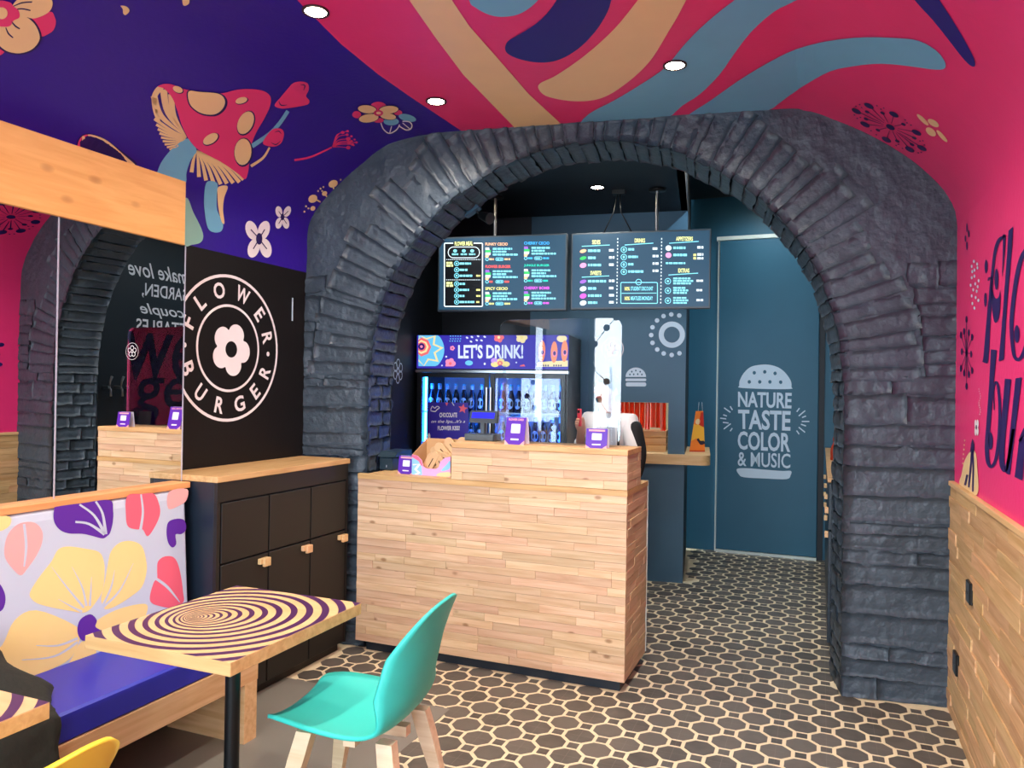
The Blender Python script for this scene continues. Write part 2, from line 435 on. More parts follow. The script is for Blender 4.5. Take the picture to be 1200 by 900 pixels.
for z in (.15, WZ1 - .03): MB().use(DMETAL).box(WX0, WX1, YF - .11, YF - .05, z - .03, z + .03).build('rail', parent=win)
for a, b in ((WX0 + .06, -2.05), (-1.99, -1.23), (-1.17, -.28), (-.22, WX1 - .06)): MB().use(SHOPG).box(a, b, YF - .083, YF - .077, .18, WZ1 - .06).build('pane', parent=win)
struct(MB().use(paint('pavement_stone', '8C8A86', .8)).box(-9, 7, -9, YF - .15, -.08, -.02).build('floor_street'))

# ---- floor
GROUT = paint('cream_cement_line', 'DDCBA8', .5, vary=.12, scale=9)
GREYF = paint('grey_cement_tile', '7A756C', .45, vary=.12, scale=3, bump=.03)
mb = MB().use(GROUT).box(XL - .1, XR + .1, YF, 9.0, -.08, 0)
floor = struct(mb.build('floor'), 'patterned cement tile floor, dark octagons on cream')
GX, GY = -1.579, 3.20
MB().use(GREYF).box(XL, GX, YF, GY, 0, .0022).build('plain_tile_field', parent=floor)
def tile_mat(name, col):
    mt, nt, N, L, b = _nt(name)
    g = N.new('ShaderNodeNewGeometry'); oi = N.new('ShaderNodeObjectInfo'); sx = N.new('ShaderNodeSeparateXYZ'); L.new(g.outputs['Position'], sx.inputs[0])
    ms = []
    for k, o in ((0, TX), (1, TY)):
        a = N.new('ShaderNodeMath'); a.operation = 'SUBTRACT'; a.inputs[1].default_value = o; L.new(sx.outputs[k], a.inputs[0])
        p = N.new('ShaderNodeMath'); p.operation = 'PINGPONG'; p.inputs[1].default_value = TP / 2; L.new(a.outputs[0], p.inputs[0])
        c = N.new('ShaderNodeMath'); c.operation = 'LESS_THAN'; c.inputs[1].default_value = .0011; L.new(p.outputs[0], c.inputs[0]); ms.append(c)
    mxm = N.new('ShaderNodeMath'); mxm.operation = 'MAXIMUM'; L.new(ms[0].outputs[0], mxm.inputs[0]); L.new(ms[1].outputs[0], mxm.inputs[1])
    nz = N.new('ShaderNodeTexNoise'); nz.inputs['Scale'].default_value = 14; nz.inputs['Detail'].default_value = 6; L.new(g.outputs['Position'], nz.inputs['Vector'])
    ad = N.new('ShaderNodeMath'); ad.operation = 'ADD'; L.new(nz.outputs['Fac'], ad.inputs[0])
    r3 = N.new('ShaderNodeMath'); r3.operation = 'MULTIPLY'; r3.inputs[1].default_value = .7; L.new(oi.outputs['Random'], r3.inputs[0]); L.new(r3.outputs[0], ad.inputs[1])
    cr = N.new('ShaderNodeValToRGB'); cl = lin(col); cr.color_ramp.elements[0].position = .3; cr.color_ramp.elements[1].position = 1.15
    cr.color_ramp.elements[0].color = (*[v * .62 for v in cl], 1); cr.color_ramp.elements[1].color = (*[v * 1.25 for v in cl], 1); L.new(ad.outputs[0], cr.inputs[0])
    mx = N.new('ShaderNodeMix'); mx.data_type = 'RGBA'; mx.inputs[7].default_value = (*[v * 2.0 for v in cl], 1)
    sc = N.new('ShaderNodeMath'); sc.operation = 'MULTIPLY'; sc.inputs[1].default_value = .55; L.new(mxm.outputs[0], sc.inputs[0])
    L.new(sc.outputs[0], mx.inputs[0]); L.new(cr.outputs[0], mx.inputs[6]); L.new(mx.outputs[2], b.inputs['Base Color'])
    b.inputs['Roughness'].default_value = .42
    return mt
TX, TY, TP = -.3545, 3.382, .1975
TDARK = tile_mat('dark_cement_octagon', '565049'); TDARK2 = tile_mat('dark_cement_square', '4E4842')
Woct = .1215; e8 = Woct * math.tan(math.pi / 8) / 2; h8 = Woct / 2
OCT = [(h8, -e8), (h8, e8), (e8, h8), (-e8, h8), (-h8, e8), (-h8, -e8), (-e8, -h8), (e8, -h8)]
sq = .0225; SQR = [(sq, -sq), (sq, sq), (-sq, sq), (-sq, -sq)]
def tile_mesh(name, poly, mat):
    n = len(poly); me = bpy.data.meshes.new(name)
    me.from_pydata([(x, y, 0) for x, y in poly] + [(x * .985, y * .985, .0018) for x, y in poly], [], [list(range(n, 2 * n))] + [(k, (k + 1) % n, n + (k + 1) % n, n + k) for k in range(n)])
    me.materials.append(mat); return me
MO, MS = tile_mesh('octagon_tile', OCT, TDARK), tile_mesh('square_tile', SQR, TDARK2)
def blocked(x, y):
    if x < GX - .07 and y < GY - .07: return True
    if x < -2.46 and y < 3.75: return True
    if -2.42 < x < -.9 and 3.74 < y < 4.16: return True
    if x > XR - .03 or y > 7.4: return True
    s = (Vector((x, y, 0)) - Q0).dot(QA); t = (Vector((x, y, 0)) - Q0).dot(QN)
    if -.02 < t < .42 and (s > -.2 or s < -2.83): return True
    if t > 2.0 and s < -1.0: return True
    if t > .4 and x > .14: return True
    return False
cand = {'octagon_tile': [], 'square_tile': []}
for i in range(-60, 60):
    for j in range(-60, 60):
        for nm, ox, oy in (('octagon_tile', 0, 0), ('octagon_tile', TP / 2, TP / 2), ('square_tile', TP / 2, 0), ('square_tile', 0, TP / 2)):
            x, y = TX + i * TP + ox, TY + j * TP + oy
            if not (YF < y < 7.5 and XL < x < XR) or blocked(x, y): continue
            p = project((x, y, 0)); seen = p and -25 < p[0] < 1225 and p[1] < 925
            if seen and p[0] < 757 and y > 4.15: seen = False          # behind the counter
            if seen and 417 < p[0] < 757 and p[1] < 751: seen = False
            cand[nm].append((0 if seen else 1, p[2] if p else 99, x, y))
for nm, me, poly, mt in (('octagon_tile', MO, OCT, TDARK), ('square_tile', MS, SQR, TDARK2)):
    lst = sorted(cand[nm])
    for q in lst[:300]:
        o = bpy.data.objects.new(nm, me); o.location = (q[2], q[3], 0); COL.objects.link(o); o.parent = floor
    mb = MB().use(mt)
    for q in lst[300:]:
        n = len(poly); mb.add([(q[2] + x, q[3] + y, .0018) for x, y in poly], [list(range(n))])
    if mb.v: mb.build('distant_' + nm + 's', parent=floor)['kind'] = 'stuff'

# ---- arch wall: rough black painted masonry
AS, AR, AZ, AT = -1.517, 1.283, 1.555, .36      # centre along the wall, radius, springing height, thickness
def nz3(p, f, a): return (noise.fractal(Vector(p) * f, .9, 2.1, 4)) * a
arch_in = [(AS + AR, 0.0)] + [(AS + AR, AZ * k / 20) for k in range(1, 20)] + [(AS + AR * math.cos(a), AZ + AR * math.sin(a)) for a in [math.pi * k / 64 for k in range(65)]] + [(AS - AR, AZ * (1 - k / 20)) for k in range(1, 21)]
outl = [((p[0] - Q0.x) / QA.x, p[1]) for p in PROF]
outl = [(s - .06 if s < -1.5 else s + .06, z + (.05 if z > 1 else 0)) for s, z in outl]
cap = [(AS + AR, 0)]
poly = [q for a, b in zip(outl, outl[1:]) for q in [(a[0] + (b[0] - a[0]) * j / max(1, int(math.dist(a, b) / .06)), a[1] + (b[1] - a[1]) * j / max(1, int(math.dist(a, b) / .06))) for j in range(max(1, int(math.dist(a, b) / .06)))]] + [outl[-1]] + arch_in
mb = MB(QM).use(STONE)
def front(s, z): return (s, .009 + nz3((s, z, 3), 3.1, .008) + nz3((s, z, 8), 11, .006), z)
v, f = tri2d(poly, .035)
mb.add([front(*p) for p in v], f, True)
mb.add([(s, AT, z) for s, z in v], [q[::-1] for q in f])
NT = 9
iv = []
for k, (s, z) in enumerate(arch_in):
    for j in range(NT):
        t = .012 + (AT - .012) * j / (NT - 1); c = Vector((s - AS, 0, max(z, AZ) - AZ)).normalized() if z >= AZ else Vector((1 if s > AS else -1, 0, 0))
        d = .014 + nz3((s, t, z), 9, .008); q = front(s, z) if j == 0 else (s + c.x * d, t, z + c.z * d)
        iv.append(q)
mb.add(iv, [(k * NT + j, k * NT + j + 1, (k + 1) * NT + j + 1, (k + 1) * NT + j) for k in range(len(arch_in) - 1) for j in range(NT - 1)], True)
wall_arch = struct(mb.build('wall_arch'), 'rough black painted masonry wall with a wide round arch')

def rough_block(mb, corners, depth_dir, n=(4, 3), seed=0, bulge=.012, amp=.006):
    """block whose face is a bilinear patch; rim set back so that joints read as recessed"""
    (a, b, c, d), nrm = [Vector(p) for p in corners], Vector(depth_dir)
    nu, nv = n; vs = []
    for j in range(nv + 1):
        for i in range(nu + 1):
            u, v = i / nu, j / nv; p = (a * (1 - u) + b * u) * (1 - v) + (d * (1 - u) + c * u) * v
            rim = (i in (0, nu)) or (j in (0, nv))
            h = (-.001 if rim else bulge) + (noise.noise(p * 12) * .7 + noise.noise(p * 33 + Vector((seed, 0, 0))) * .5) * amp
            j2 = Vector((noise.noise(p * 31 + Vector((0, seed, 5))), 0, noise.noise(p * 29 + Vector((seed, 2, 9))))) * (.010 if rim else .004)
            vs.append(p + nrm * h + j2)
    fs = [(j * (nu + 1) + i, j * (nu + 1) + i + 1, (j + 1) * (nu + 1) + i + 1, (j + 1) * (nu + 1) + i) for j in range(nv) for i in range(nu)]
    nn = len(vs); ring = [i for i in range(nu + 1)] + [j * (nu + 1) + nu for j in range(1, nv + 1)] + [nv * (nu + 1) + i for i in range(nu - 1, -1, -1)] + [j * (nu + 1) for j in range(nv - 1, 0, -1)]
    vs += [vs[i] - nrm * .035 for i in ring]
    fs += [(ring[k], ring[(k + 1) % len(ring)], nn + (k + 1) % len(ring), nn + k) for k in range(len(ring))]
    mb.add(vs, fs, True)
# ring of voussoirs: each brick shows a long face on the front and its end in the soffit
nv_ = 56; cuts = [math.pi * (k + (rnd.random() - .5) * .35) / nv_ for k in range(nv_ + 1)]; cuts[0] = 0; cuts[-1] = math.pi
for k in range(nv_):
    a0, a1 = cuts[k] + .002, cuts[k + 1] - .002; am = (a0 + a1) / 2
    ro = min(AR + .24 + rnd.random() * .14, (2.93 - AZ) / max(math.sin(am), .2)); ro = min(ro, (.24 - AS - 0.01) / abs(math.cos(am)) if math.cos(am) > .5 else 9)
    if math.cos(am) < -.5: ro = min(ro, (3.2 + AS) / abs(math.cos(am)))
    tf = .004 - rnd.random() * .010; ri = AR - .012 - rnd.random() * .014
    P = lambda r, a, t: (AS + r * math.cos(a), t, AZ + r * math.sin(a))
    mb = MB(QM).use(STONE)
    rough_block(mb, (P(ri, a0, tf), P(ro, a0, tf), P(ro, a1, tf + .006), P(ri, a1, tf + .006)), (0, -1, 0), (8, 3), k * 1.7, .001, .010)
    rough_block(mb, (P(ri, a0, AT - .01), P(ri, a0, tf), P(ri, a1, tf), P(ri, a1, AT - .01)), (-math.cos(am), 0, -math.sin(am)), (6, 3), k * 2.3 + 40, .002, .008)
    mb.build('arch_brick', parent=wall_arch)
# courses of stone on the two piers (front) and their jambs
for side, s0, s1 in ((1, AS + AR - .012, .30), (-1, -3.26, AS - AR + .012)):
    z = 0.0
    while z < 2.1:
        hgt = .045 + rnd.random() * .11; z1 = min(z + hgt, 2.44)
        lo, hi = s0, s1
        zc = (z + z1) / 2
        if zc > AZ:                        # keep clear of the ring
            rr = AR + .35; dz = min(zc - AZ, rr); off = math.sqrt(max(rr * rr - dz * dz, 0))
            if side > 0: lo = AS + off
            else: hi = AS - off
        if hi - lo > .07:
            ks = [lo] + ([lo + (hi - lo) * (.3 + .4 * rnd.random())] if (hi - lo) > .24 and rnd.random() < .35 else []) + [hi]
            for a, b in zip(ks, ks[1:]):
                tf = .003 - rnd.random() * .005; tl = (rnd.random() - .5) * .035
                mb = MB(QM).use(STONE)
                rough_block(mb, ((a + .002, tf, z + .0025), (b - .002, tf, z + .0025 + tl), (b - .002, tf, z1 - .0015 + tl), (a + .002, tf, z1 - .0015)), (0, -1, 0), (10, 4), z * 13 + a * 7, .001, .015)
                mb.build('pier_stone', parent=wall_arch)
        z = z1
    z = 0.0; xs = (AS + AR) if side > 0 else (AS - AR); course = 0
    while z < AZ - .01:
        z1 = min(z + .068 + rnd.random() * .03, AZ)
        ts = [.0, .21 + rnd.random() * .06, AT - .005] if course % 2 else [.0, .12 + rnd.random() * .05, .30 + rnd.random() * .04, AT - .005]
        for a, b in zip(ts, ts[1:]):
            p = xs - side * (.001 + rnd.random() * .010)
            mb = MB(QM).use(STONE)
            rough_block(mb, ((p, a + .004, z + .004), (p, b - .004, z + .004), (p, b - .004, z1 - .004), (p, a + .004, z1 - .004)), (-side, 0, 0), (4, 3), z * 17 + a * 5, .006, .009)
            mb.build('jamb_brick', parent=wall_arch)
        z = z1; course += 1

# ---- back room behind the arch
BT, BS, BCZ, DY = 2.03, -1.055, 2.9, 7.38       # kitchen partition plane, its free edge, dropped ceiling, far wall
OP = (-1.70, -1.182, .925, 1.40)                 # serving hatch
mb = MB(QM).use(SLATE)
mb.use(DARKR).box(-3.06, -2.3, BT, BT + .1, 0, BCZ).use(SLATE)  # left stretch of the slate partition darkened, shade put into its colour
for a, b, c, d in ((-2.3, OP[0], 0, BCZ), (OP[1], BS, 0, BCZ), (OP[0], OP[1], 0, OP[2]), (OP[0], OP[1], OP[3], BCZ)): mb.box(a, b, BT, BT + .1, c, d)
mb.use(DARKR).box(BS - .1, BS, BT + .1, 3.32, 0, BCZ)
wall_partition = struct(mb.build('wall_partition'), 'slate blue kitchen partition with a serving hatch')
struct(MB(QM).use(DARKR).box(-3.16, -3.06, AT, BT + .1, 0, 3.1).build('wall_back_left'), 'dark side wall behind the arch')
struct(MB(QM).use(DARKR).box(-3.06, BS, AT, 3.5, BCZ, BCZ + .08).build('ceiling_back'), 'dark lowered ceiling behind the arch')
struct(MB(QM).use(DARKR).box(BS, .6, AT - .05, 3.7, 3.32, 3.4).build('ceiling_corridor'))
struct(MB(QM).use(DARKR).box(BS - .05, BS, AT, 3.4, BCZ, 3.4).box(-3.3, .7, AT - .12, AT - .02, 2.88, 3.42).box(-3.3, -3.06, AT - .1, BT + .1, 2.9, 3.42).build('wall_upper'))
struct(MB(QM).use(DARKR).box(-3.06, BS, 3.2, 3.3, 0, BCZ).build('wall_kitchen_back'))
mb = MB().use(TEAL).box(-1.5, .62, DY, DY + .1, 0, 3.42)
wall_back = struct(mb.build('wall_back'), 'dark teal far wall around the door')
wall_back_right = struct(MB().use(DARKR).box(.52, .66, 4.3, DY, 0, 3.42).build('wall_back_right'), 'near black side wall with white script lettering')
# ================================================================== MURAL
def motif(name, shapes, parent=None):
    mb = MB()
    for q in shapes: mural(mb, *q[:2], **(q[2] if len(q) > 2 else {}))
    return mb.build(name, parent=parent or ceiling)
motif('painted_stripe', [(YEL, [(455, -45), (480, 0), (510, 43), (543, 87), (573, 118), (606, 152), (640, 180), (690, 172), (660, 147), (620, 110), (587, 72), (550, 30), (530, 0), (508, -40)], {'smooth': False})])
motif('painted_swirl', [(LBL, [(550, 0), (557, 8), (573, 16.5), (590, 19), (610, 15), (630, 0), (650, -30), (600, -60), (545, -30)])])
motif('painted_swirl', [(NAVY, [(652, 0), (633, 23), (613, 37), (595, 48), (593, 60), (607, 68), (630, 72.5), (653, 70), (677, 57), (697, 37), (710, 17), (716, 0), (722, -35), (668, -35)])])
motif('painted_swirl', [(YEL, [(747, 0), (720, 33), (687, 63), (653, 87), (633, 97), (632, 105), (643, 113), (673, 118), (703, 115), (730, 100), (760, 73), (783, 37), (800, 7), (812, -25), (770, -30)])])
motif('painted_swirl', [(LBL, [(678, 150), (690, 133), (720, 117), (753, 97), (780, 78), (800, 54), (820, 33), (843, 13), (860, 0), (890, -22), (975, -22), (933, 0), (907, 13), (880, 37), (860, 63), (843, 87), (820, 110), (800, 123), (780, 139), (740, 150), (700, 156)], {'k': 3})])
motif('painted_swirl', [(LBL, [(805, 138), (833, 117), (867, 93), (900, 73), (933, 57), (973, 47), (1013, 43), (1053, 44), (1077, 47), (1097, 58), (1107, 70), (1108, 79), (1097, 81), (1067, 77), (1033, 74), (1000, 77), (973, 83), (947, 97), (923, 113), (896, 131), (850, 140)], {'k': 3})])
motif('painted_stripe', [(NAVY, [(1050, -30), (1073, 0), (1093, 22), (1110, 43), (1127, 65), (1137, 75.5), (1143, 77), (1142, 68), (1133, 50), (1117, 23), (1102, 0), (1085, -30)], {'k': 3})])
Z6 = (7.5, 970, 100)
sh = [(DKPU, ell(555, 362, 42, 20, 28), {'z': Z6, 'smooth': False, 'layer': 2})]
for x, y, b in ((365, 175, 1), (255, 222, 1), (350, 228, 0), (485, 238, 0), (585, 250, 1), (340, 290, 0), (330, 338, 1), (670, 337, 0), (785, 410, 1), (445, 388, 0), (765, 457, 0), (520, 472, 1), (615, 485, 0), (745, 515, 0), (725, 558, 1), (832, 546, 1)):
    sh.append((DKPU, ell(x, y, 46 if b else 22, 19 if b else 11, 27), {'z': Z6, 'smooth': False, 'layer': 2}))
    fx, fy = 555 + (x - 555) * .28, 362 + (y - 362) * .28
    sh.append((DKPU, stroke([(fx, fy), (x, y)], [3, 7], smooth=False), {'z': Z6, 'smooth': False}))
for x, y in ((283, 165), (250, 180), (300, 192), (435, 175), (495, 195), (470, 205), (238, 256), (262, 285), (290, 278), (383, 395), (430, 430), (683, 300), (735, 345), (700, 325), (605, 525), (660, 550), (625, 515), (815, 485), (840, 483), (855, 520), (800, 590), (825, 585)):
    sh.append((DKPU, ell(x, y, 8, 5, 27, 8), {'z': Z6, 'smooth': False}))
motif('painted_dandelion', sh)
motif('painted_petals', [(YEL, ell(838, 298, 70, 18, 44), {'z': Z6, 'smooth': False}), (YEL, ell(932, 327, 56, 26, 32), {'z': Z6, 'smooth': False}), (YEL, ell(910, 405, 52, 30, 38), {'z': Z6, 'smooth': False}), (YEL, ell(1008, 442, 70, 18, 48), {'z': Z6, 'smooth': False})])
# big flower at the left edge
motif('painted_flower', [
    (MPINK, [(36, 22), (58, 13), (64, 20), (65, 27), (62, 35), (55, 40), (47, 42), (42, 32)]), (MPINK, [(-20, 50), (0, 56), (5, 60), (-4, 66), (-20, 66)]),
    (DKPU, [(22, 14), (32, 18), (41, 25), (47, 36), (48, 46), (40, 57.5), (27, 63), (14, 63), (3, 59), (-8, 48), (-6, 30)], {'layer': 2}),
    (YEL, [(22, 15), (30, 18.5), (39, 26), (44.5, 36), (45.5, 46), (38, 56), (26, 61), (15, 61), (4, 57), (-6, 46), (-4, 30)], {'layer': 3}),
    (YEL, [(14, 8), (18, 0), (30, -9), (50, -9), (60, -1), (60, 8), (54, 15), (42, 20), (34, 20), (22, 15)], {'layer': 3}),
    (YEL, [(-8, -4), (-30, -14), (-44, 4), (-40, 24), (-24, 34), (-6, 28)], {'layer': 3}),
    (MPINK, [(10, 1), (15, 6), (21, 11), (22, 19), (15, 23), (11, 29), (3, 30), (-8, 27), (-12, 12), (-6, 0)], {'layer': 4}),
    (YEL, ell(1, 14, 7, 7), {'smooth': False, 'layer': 5}),
    (DKPU, stroke([(15, 6), (25, 2), (37, 1)], [1, 1.6, 1.4]), {'smooth': False, 'layer': 4}), (DKPU, stroke([(16, 10), (25, 9), (35, 11)], [1, 1.6, 1.4]), {'smooth': False, 'layer': 4}),
    (DKPU, stroke([(12, 23), (17, 29), (22.5, 32.5)], [1, 1.8, 1.4]), {'smooth': False, 'layer': 4}), (DKPU, stroke([(6, 31), (9, 38), (14.5, 43)], [1, 1.8, 1.4]), {'smooth': False, 'layer': 4})])
motif('painted_petal', [(YEL, [(141, 6), (148, 7), (151.5, 12), (147, 17), (144, 15), (143.5, 10)])])
motif('painted_petal', [(YEL, [(214, -6), (221, -4), (221.5, 3), (217, 6), (214, 4)])])
motif('painted_lemon', [(DKPU, [(89, 170), (93, 160), (103, 156), (120, 161), (140, 175), (160, 194), (120, 200), (92, 180)]), (MPINK, [(90, 171), (94, 161), (103, 157.5), (118, 168), (138, 186), (116, 192), (92, 178)], {'layer': 2}),
    (YEL, [(102, 157.5), (112, 158.5), (126, 165), (142, 179), (158, 194), (134, 184), (112, 167)], {'layer': 3}), (YEL, stroke([(97, 159), (98, 166), (104, 174)], [3, 4, 2.5]), {'smooth': False, 'layer': 3})])
# mushroom
Z1 = (900 / 220, 160, 80)
mz = lambda mat, pts, layer=1, smooth=True: (mat, pts, {'z': Z1, 'layer': layer, 'smooth': smooth})
cap_ = [(100, 85), (130, 72), (170, 75), (220, 95), (300, 110), (400, 118), (480, 100), (550, 97), (610, 107), (641, 135), (638, 180), (610, 240), (570, 310), (548, 370), (540, 440), (532, 500), (517, 530), (480, 500), (400, 445), (300, 392), (250, 340), (215, 270), (195, 205), (170, 140), (130, 95)]
sh = [mz(LBL, [(245, 335), (287, 390), (258, 440), (238, 500), (230, 560), (150, 640), (60, 640), (100, 490), (130, 430), (180, 375)]),
      mz(SEA, [(236, 620), (270, 690), (305, 760), (318, 805), (305, 835), (265, 846), (225, 842), (180, 700)]),
      mz(LBL, [(335, 545), (385, 550), (383, 610), (385, 680), (412, 740), (405, 780), (370, 787), (340, 765), (325, 690), (322, 620)]),
      mz(YEL, [(390, 568), (435, 565), (418, 620), (412, 680), (419, 742), (405, 735), (390, 670), (386, 610)], 2)]
ap = (238, 328)
for o, wd in (((165, 122), 30), ((128, 100), 34), ((82, 130), 32), ((84, 240), 15), ((93, 268), 13), ((100, 290), 12), ((108, 310), 12), ((116, 330), 11), ((124, 348), 10), ((133, 364), 10), ((144, 378), 10), ((156, 388), 9)):
    mid = ((o[0] + ap[0]) / 2 - (14 if o[1] < 200 else -2), (o[1] + ap[1]) / 2 + (8 if o[1] < 200 else 10))
    if o[1] < 200: mid = (o[0] + (ap[0] - o[0]) * .28 - 8, o[1] + (ap[1] - o[1]) * .5)
    sh.append(mz(YEL, stroke([o, mid, ap], [wd, wd * .8, 3]), 1, False))
ap = (288, 392)
for o in ((262, 498), (298, 520), (332, 537), (368, 550), (402, 555), (432, 552), (462, 549), (492, 545), (512, 532)):
    mid = (ap[0] + (o[0] - ap[0]) * .62, ap[1] + (o[1] - ap[1]) * .5 - 6); sh.append(mz(YEL, stroke([o, mid, ap], [19, 14, 3]), 1, False))
sh.append(mz(MPINK, cap_, 2))
sh += [mz(YEL, [(100, 85), (130, 92), (100, 130), (95, 180), (112, 250), (90, 235), (75, 190), (72, 130)], 1)]
spots = [[(250, 105), (300, 109), (390, 118), (421, 150), (410, 190), (370, 217), (310, 212), (262, 180), (245, 140)], ell(195, 97, 25, 15, 22), ell(500, 150, 29, 15, -15), ell(520, 257, 36, 58, 25), ell(352, 335, 40, 22, -32), ell(507, 397, 41, 64, 4)]
for i, p in enumerate(spots):
    cx, cy = sum(q[0] for q in p) / len(p), sum(q[1] for q in p) / len(p)
    sh += [mz(DKPU, [(cx + (x - cx) * 1.1 + 3, cy + (y - cy) * 1.1 + 3) for x, y in p], 3, i == 0), mz(YEL, p, 4, i == 0)]
motif('painted_mushroom', sh)
motif('painted_mushroom', [mz(LBL, stroke([(725, 203), (680, 268), (630, 318), (552, 372)], [18, 19, 20, 22]), 1, False), mz(MPINK, [(660, 175), (690, 135), (720, 100), (750, 68), (790, 60), (820, 70), (825, 100), (812, 130), (828, 152), (820, 170), (780, 180), (730, 188), (690, 190)], 2),
    mz(DKPU, stroke([(680, 155), (692, 174), (720, 172)], [2, 6, 2]), 3, False), mz(DKPU, stroke([(785, 75), (806, 78), (800, 102)], [2, 6, 2]), 3, False)])
motif('painted_mushroom', [mz(YEL, stroke([(637, 378), (605, 428), (547, 468)], [9, 12, 14]), 1, False), mz(MPINK, [(605, 360), (615, 330), (650, 290), (690, 287), (705, 310), (695, 350), (670, 370), (640, 372)], 3), mz(DKPU, stroke([(642, 352), (665, 362), (688, 345)], [1, 5, 1]), 4, False), mz(DKPU, stroke([(660, 303), (680, 298), (692, 312)], [1, 5, 1]), 4, False)])
ZB = (900 / 170, 330, 80)
sh = [(MPINK, stroke([(78, 568), (180, 548), (310, 488)], [14, 12, 10]), {'z': ZB, 'smooth': False})]
for x, y, r in ((378, 396, 12), (408, 388, 9), (405, 410, 10), (412, 436, 15), (432, 420, 8), (432, 450, 9), (452, 440, 7), (418, 460, 13), (438, 470, 10), (463, 458, 9), (412, 490, 14), (446, 476, 6)):
    sh.append((MPINK, ell(x, y, r, r * .8, 0, 12), {'z': ZB, 'smooth': False}))
    if r > 8: sh.append((MPINK, stroke([(316, 486), (318 + (x - 318) * .35, 470 + (y - 470) * .75), (x, y)], [8, 5, 4]), {'z': ZB, 'smooth': False}))
motif('painted_seed_head', sh)
zb = lambda mat, p, l=1, s=False: (mat, p, {'z': ZB, 'layer': l, 'smooth': s})
motif('painted_flower', [zb(MPINK, ell(600, 240, 52, 36)), zb(MPINK, ell(465, 285, 28, 22)), zb(MPINK, ell(722, 272, 26, 16)), zb(MPINK, ell(600, 320, 34, 16)),
    zb(LBL, ell(680, 328, 48, 24, 0), 1), zb(LBL, ell(780, 305, 56, 22, 14), 1), zb(WHITE, stroke([(615, 335), (632, 375), (668, 400), (712, 378), (732, 345)], 7), 2), zb(WHITE, stroke([(670, 398), (682, 355)], 6, smooth=False), 2), zb(WHITE, stroke([(725, 352), (770, 378), (800, 372), (808, 348), (790, 328), (750, 325)], 7), 2), zb(WHITE, stroke([(795, 372), (750, 335)], 5, smooth=False), 2),
    zb(DKPU, ell(530, 250, 62, 29, 6), 2), zb(DKPU, ell(664, 253, 64, 28, -4), 2), zb(DKPU, ell(540, 305, 66, 30, -8), 2), zb(DKPU, ell(660, 293, 54, 24, 8), 2),
    zb(YEL, ell(530, 249, 58, 25, 6), 3), zb(YEL, ell(664, 252, 60, 24, -4), 3), zb(YEL, ell(540, 305, 62, 26, -8), 3), zb(YEL, ell(660, 293, 50, 20, 8), 3), zb(MPINK, ell(600, 271, 30, 19), 4), zb(YEL, ell(601, 270, 15, 8), 5)])
motif('painted_dandelion', [zb(YEL, ell(318, 715, 30, 22, -25)), zb(YEL, ell(192, 808, 29, 24, -30)), zb(YEL, ell(265, 775, 17, 14, -30)), zb(YEL, ell(192, 868, 16, 14, -30)), zb(YEL, stroke([(210, 812), (240, 828)], 9, smooth=False)), zb(YEL, stroke([(318, 725), (322, 748)], 9, smooth=False)), zb(YEL, stroke([(265, 780), (280, 795)], 8, smooth=False))] + [zb(YEL, ell(x, y, 6, 6, 0, 8)) for x, y in ((225, 760), (250, 760), (240, 745), (258, 735), (140, 888), (150, 855), (165, 868), (365, 690))])
for cx, cy, k, pet in ((585, 818, 1.0, ((550, 777, -18), (608, 777, 18), (560, 862, 16), (617, 862, -14))), (697, 712, .58, ((681, 687, -10), (721, 686, 22), (681, 742, 14), (714, 742, -10)))):
    sh = [mz(WHITE, ell(x, y, 28 * k, 47 * k, a), 1, False) for x, y, a in pet] + [mz(DKPU, ell(cx, cy, 15 * k, 28 * k), 3, False)]
    sh += [mz(DKPU, stroke([((x - cx) * .35 + cx, (y - cy) * .35 + cy), ((x - cx) * 1.15 + cx, (y - cy) * 1.1 + cy)], 4 * k + 1, smooth=False), 3, False) for x, y, a in pet]
    motif('painted_flower', sh)
# ---- right wall lettering and small motifs
ZR, ZS = (5.62, 1100, 240), (4.09, 1100, 400)
zr = lambda p, s=False, mat=DKPU, l=1: (mat, p, {'z': ZR, 'smooth': s, 'layer': l})
zs = lambda p, s=False, mat=DKPU, l=1: (mat, p, {'z': ZS, 'smooth': s, 'layer': l})
motif('painted_letter', [zr(stroke([(442, 205), (402, 232), (376, 310), (360, 430), (345, 600), (330, 800), (316, 1000), (308, 1040)], [12, 22, 20, 18, 22, 28, 34, 36])), zr(stroke([(436, 195), (434, 300), (424, 470)], [18, 13, 3])),
    zr([(350, 500), (365, 590), (385, 618), (402, 600), (410, 560), (410, 660), (400, 745), (378, 778), (362, 730), (352, 620)], True), zr(ell(385, 490, 13, 70)), zr(stroke([(330, 500), (338, 482), (356, 488)], [8, 14, 16])), zr(ell(317, 406, 10, 46)), zr(ell(312, 626, 9, 48))], wall_right)
motif('painted_letter', [zr([(465, 170), (496, 142), (486, 300), (468, 500), (452, 700), (440, 900), (434, 1020), (400, 1030), (412, 900), (432, 650), (450, 400)])], wall_right)
motif('painted_letter', [zr(stroke([(600, 270), (552, 345), (520, 470), (498, 620), (485, 760), (488, 880), (505, 1000), (545, 1010), (590, 900)], [26, 28, 28, 27, 26, 25, 22, 22, 24])), zr(ell(520, 850, 17, 58))], wall_right)
motif('painted_letter', [zs(stroke([(268, 40), (256, 200), (243, 380), (234, 500), (240, 580), (258, 600), (278, 560), (292, 450), (296, 320), (288, 220), (276, 195), (266, 240), (270, 330)], [28, 22, 20, 20, 18, 14, 14, 14, 13, 12, 8, 6, 4])), zs(ell(252, 478, 11, 42))], wall_right)
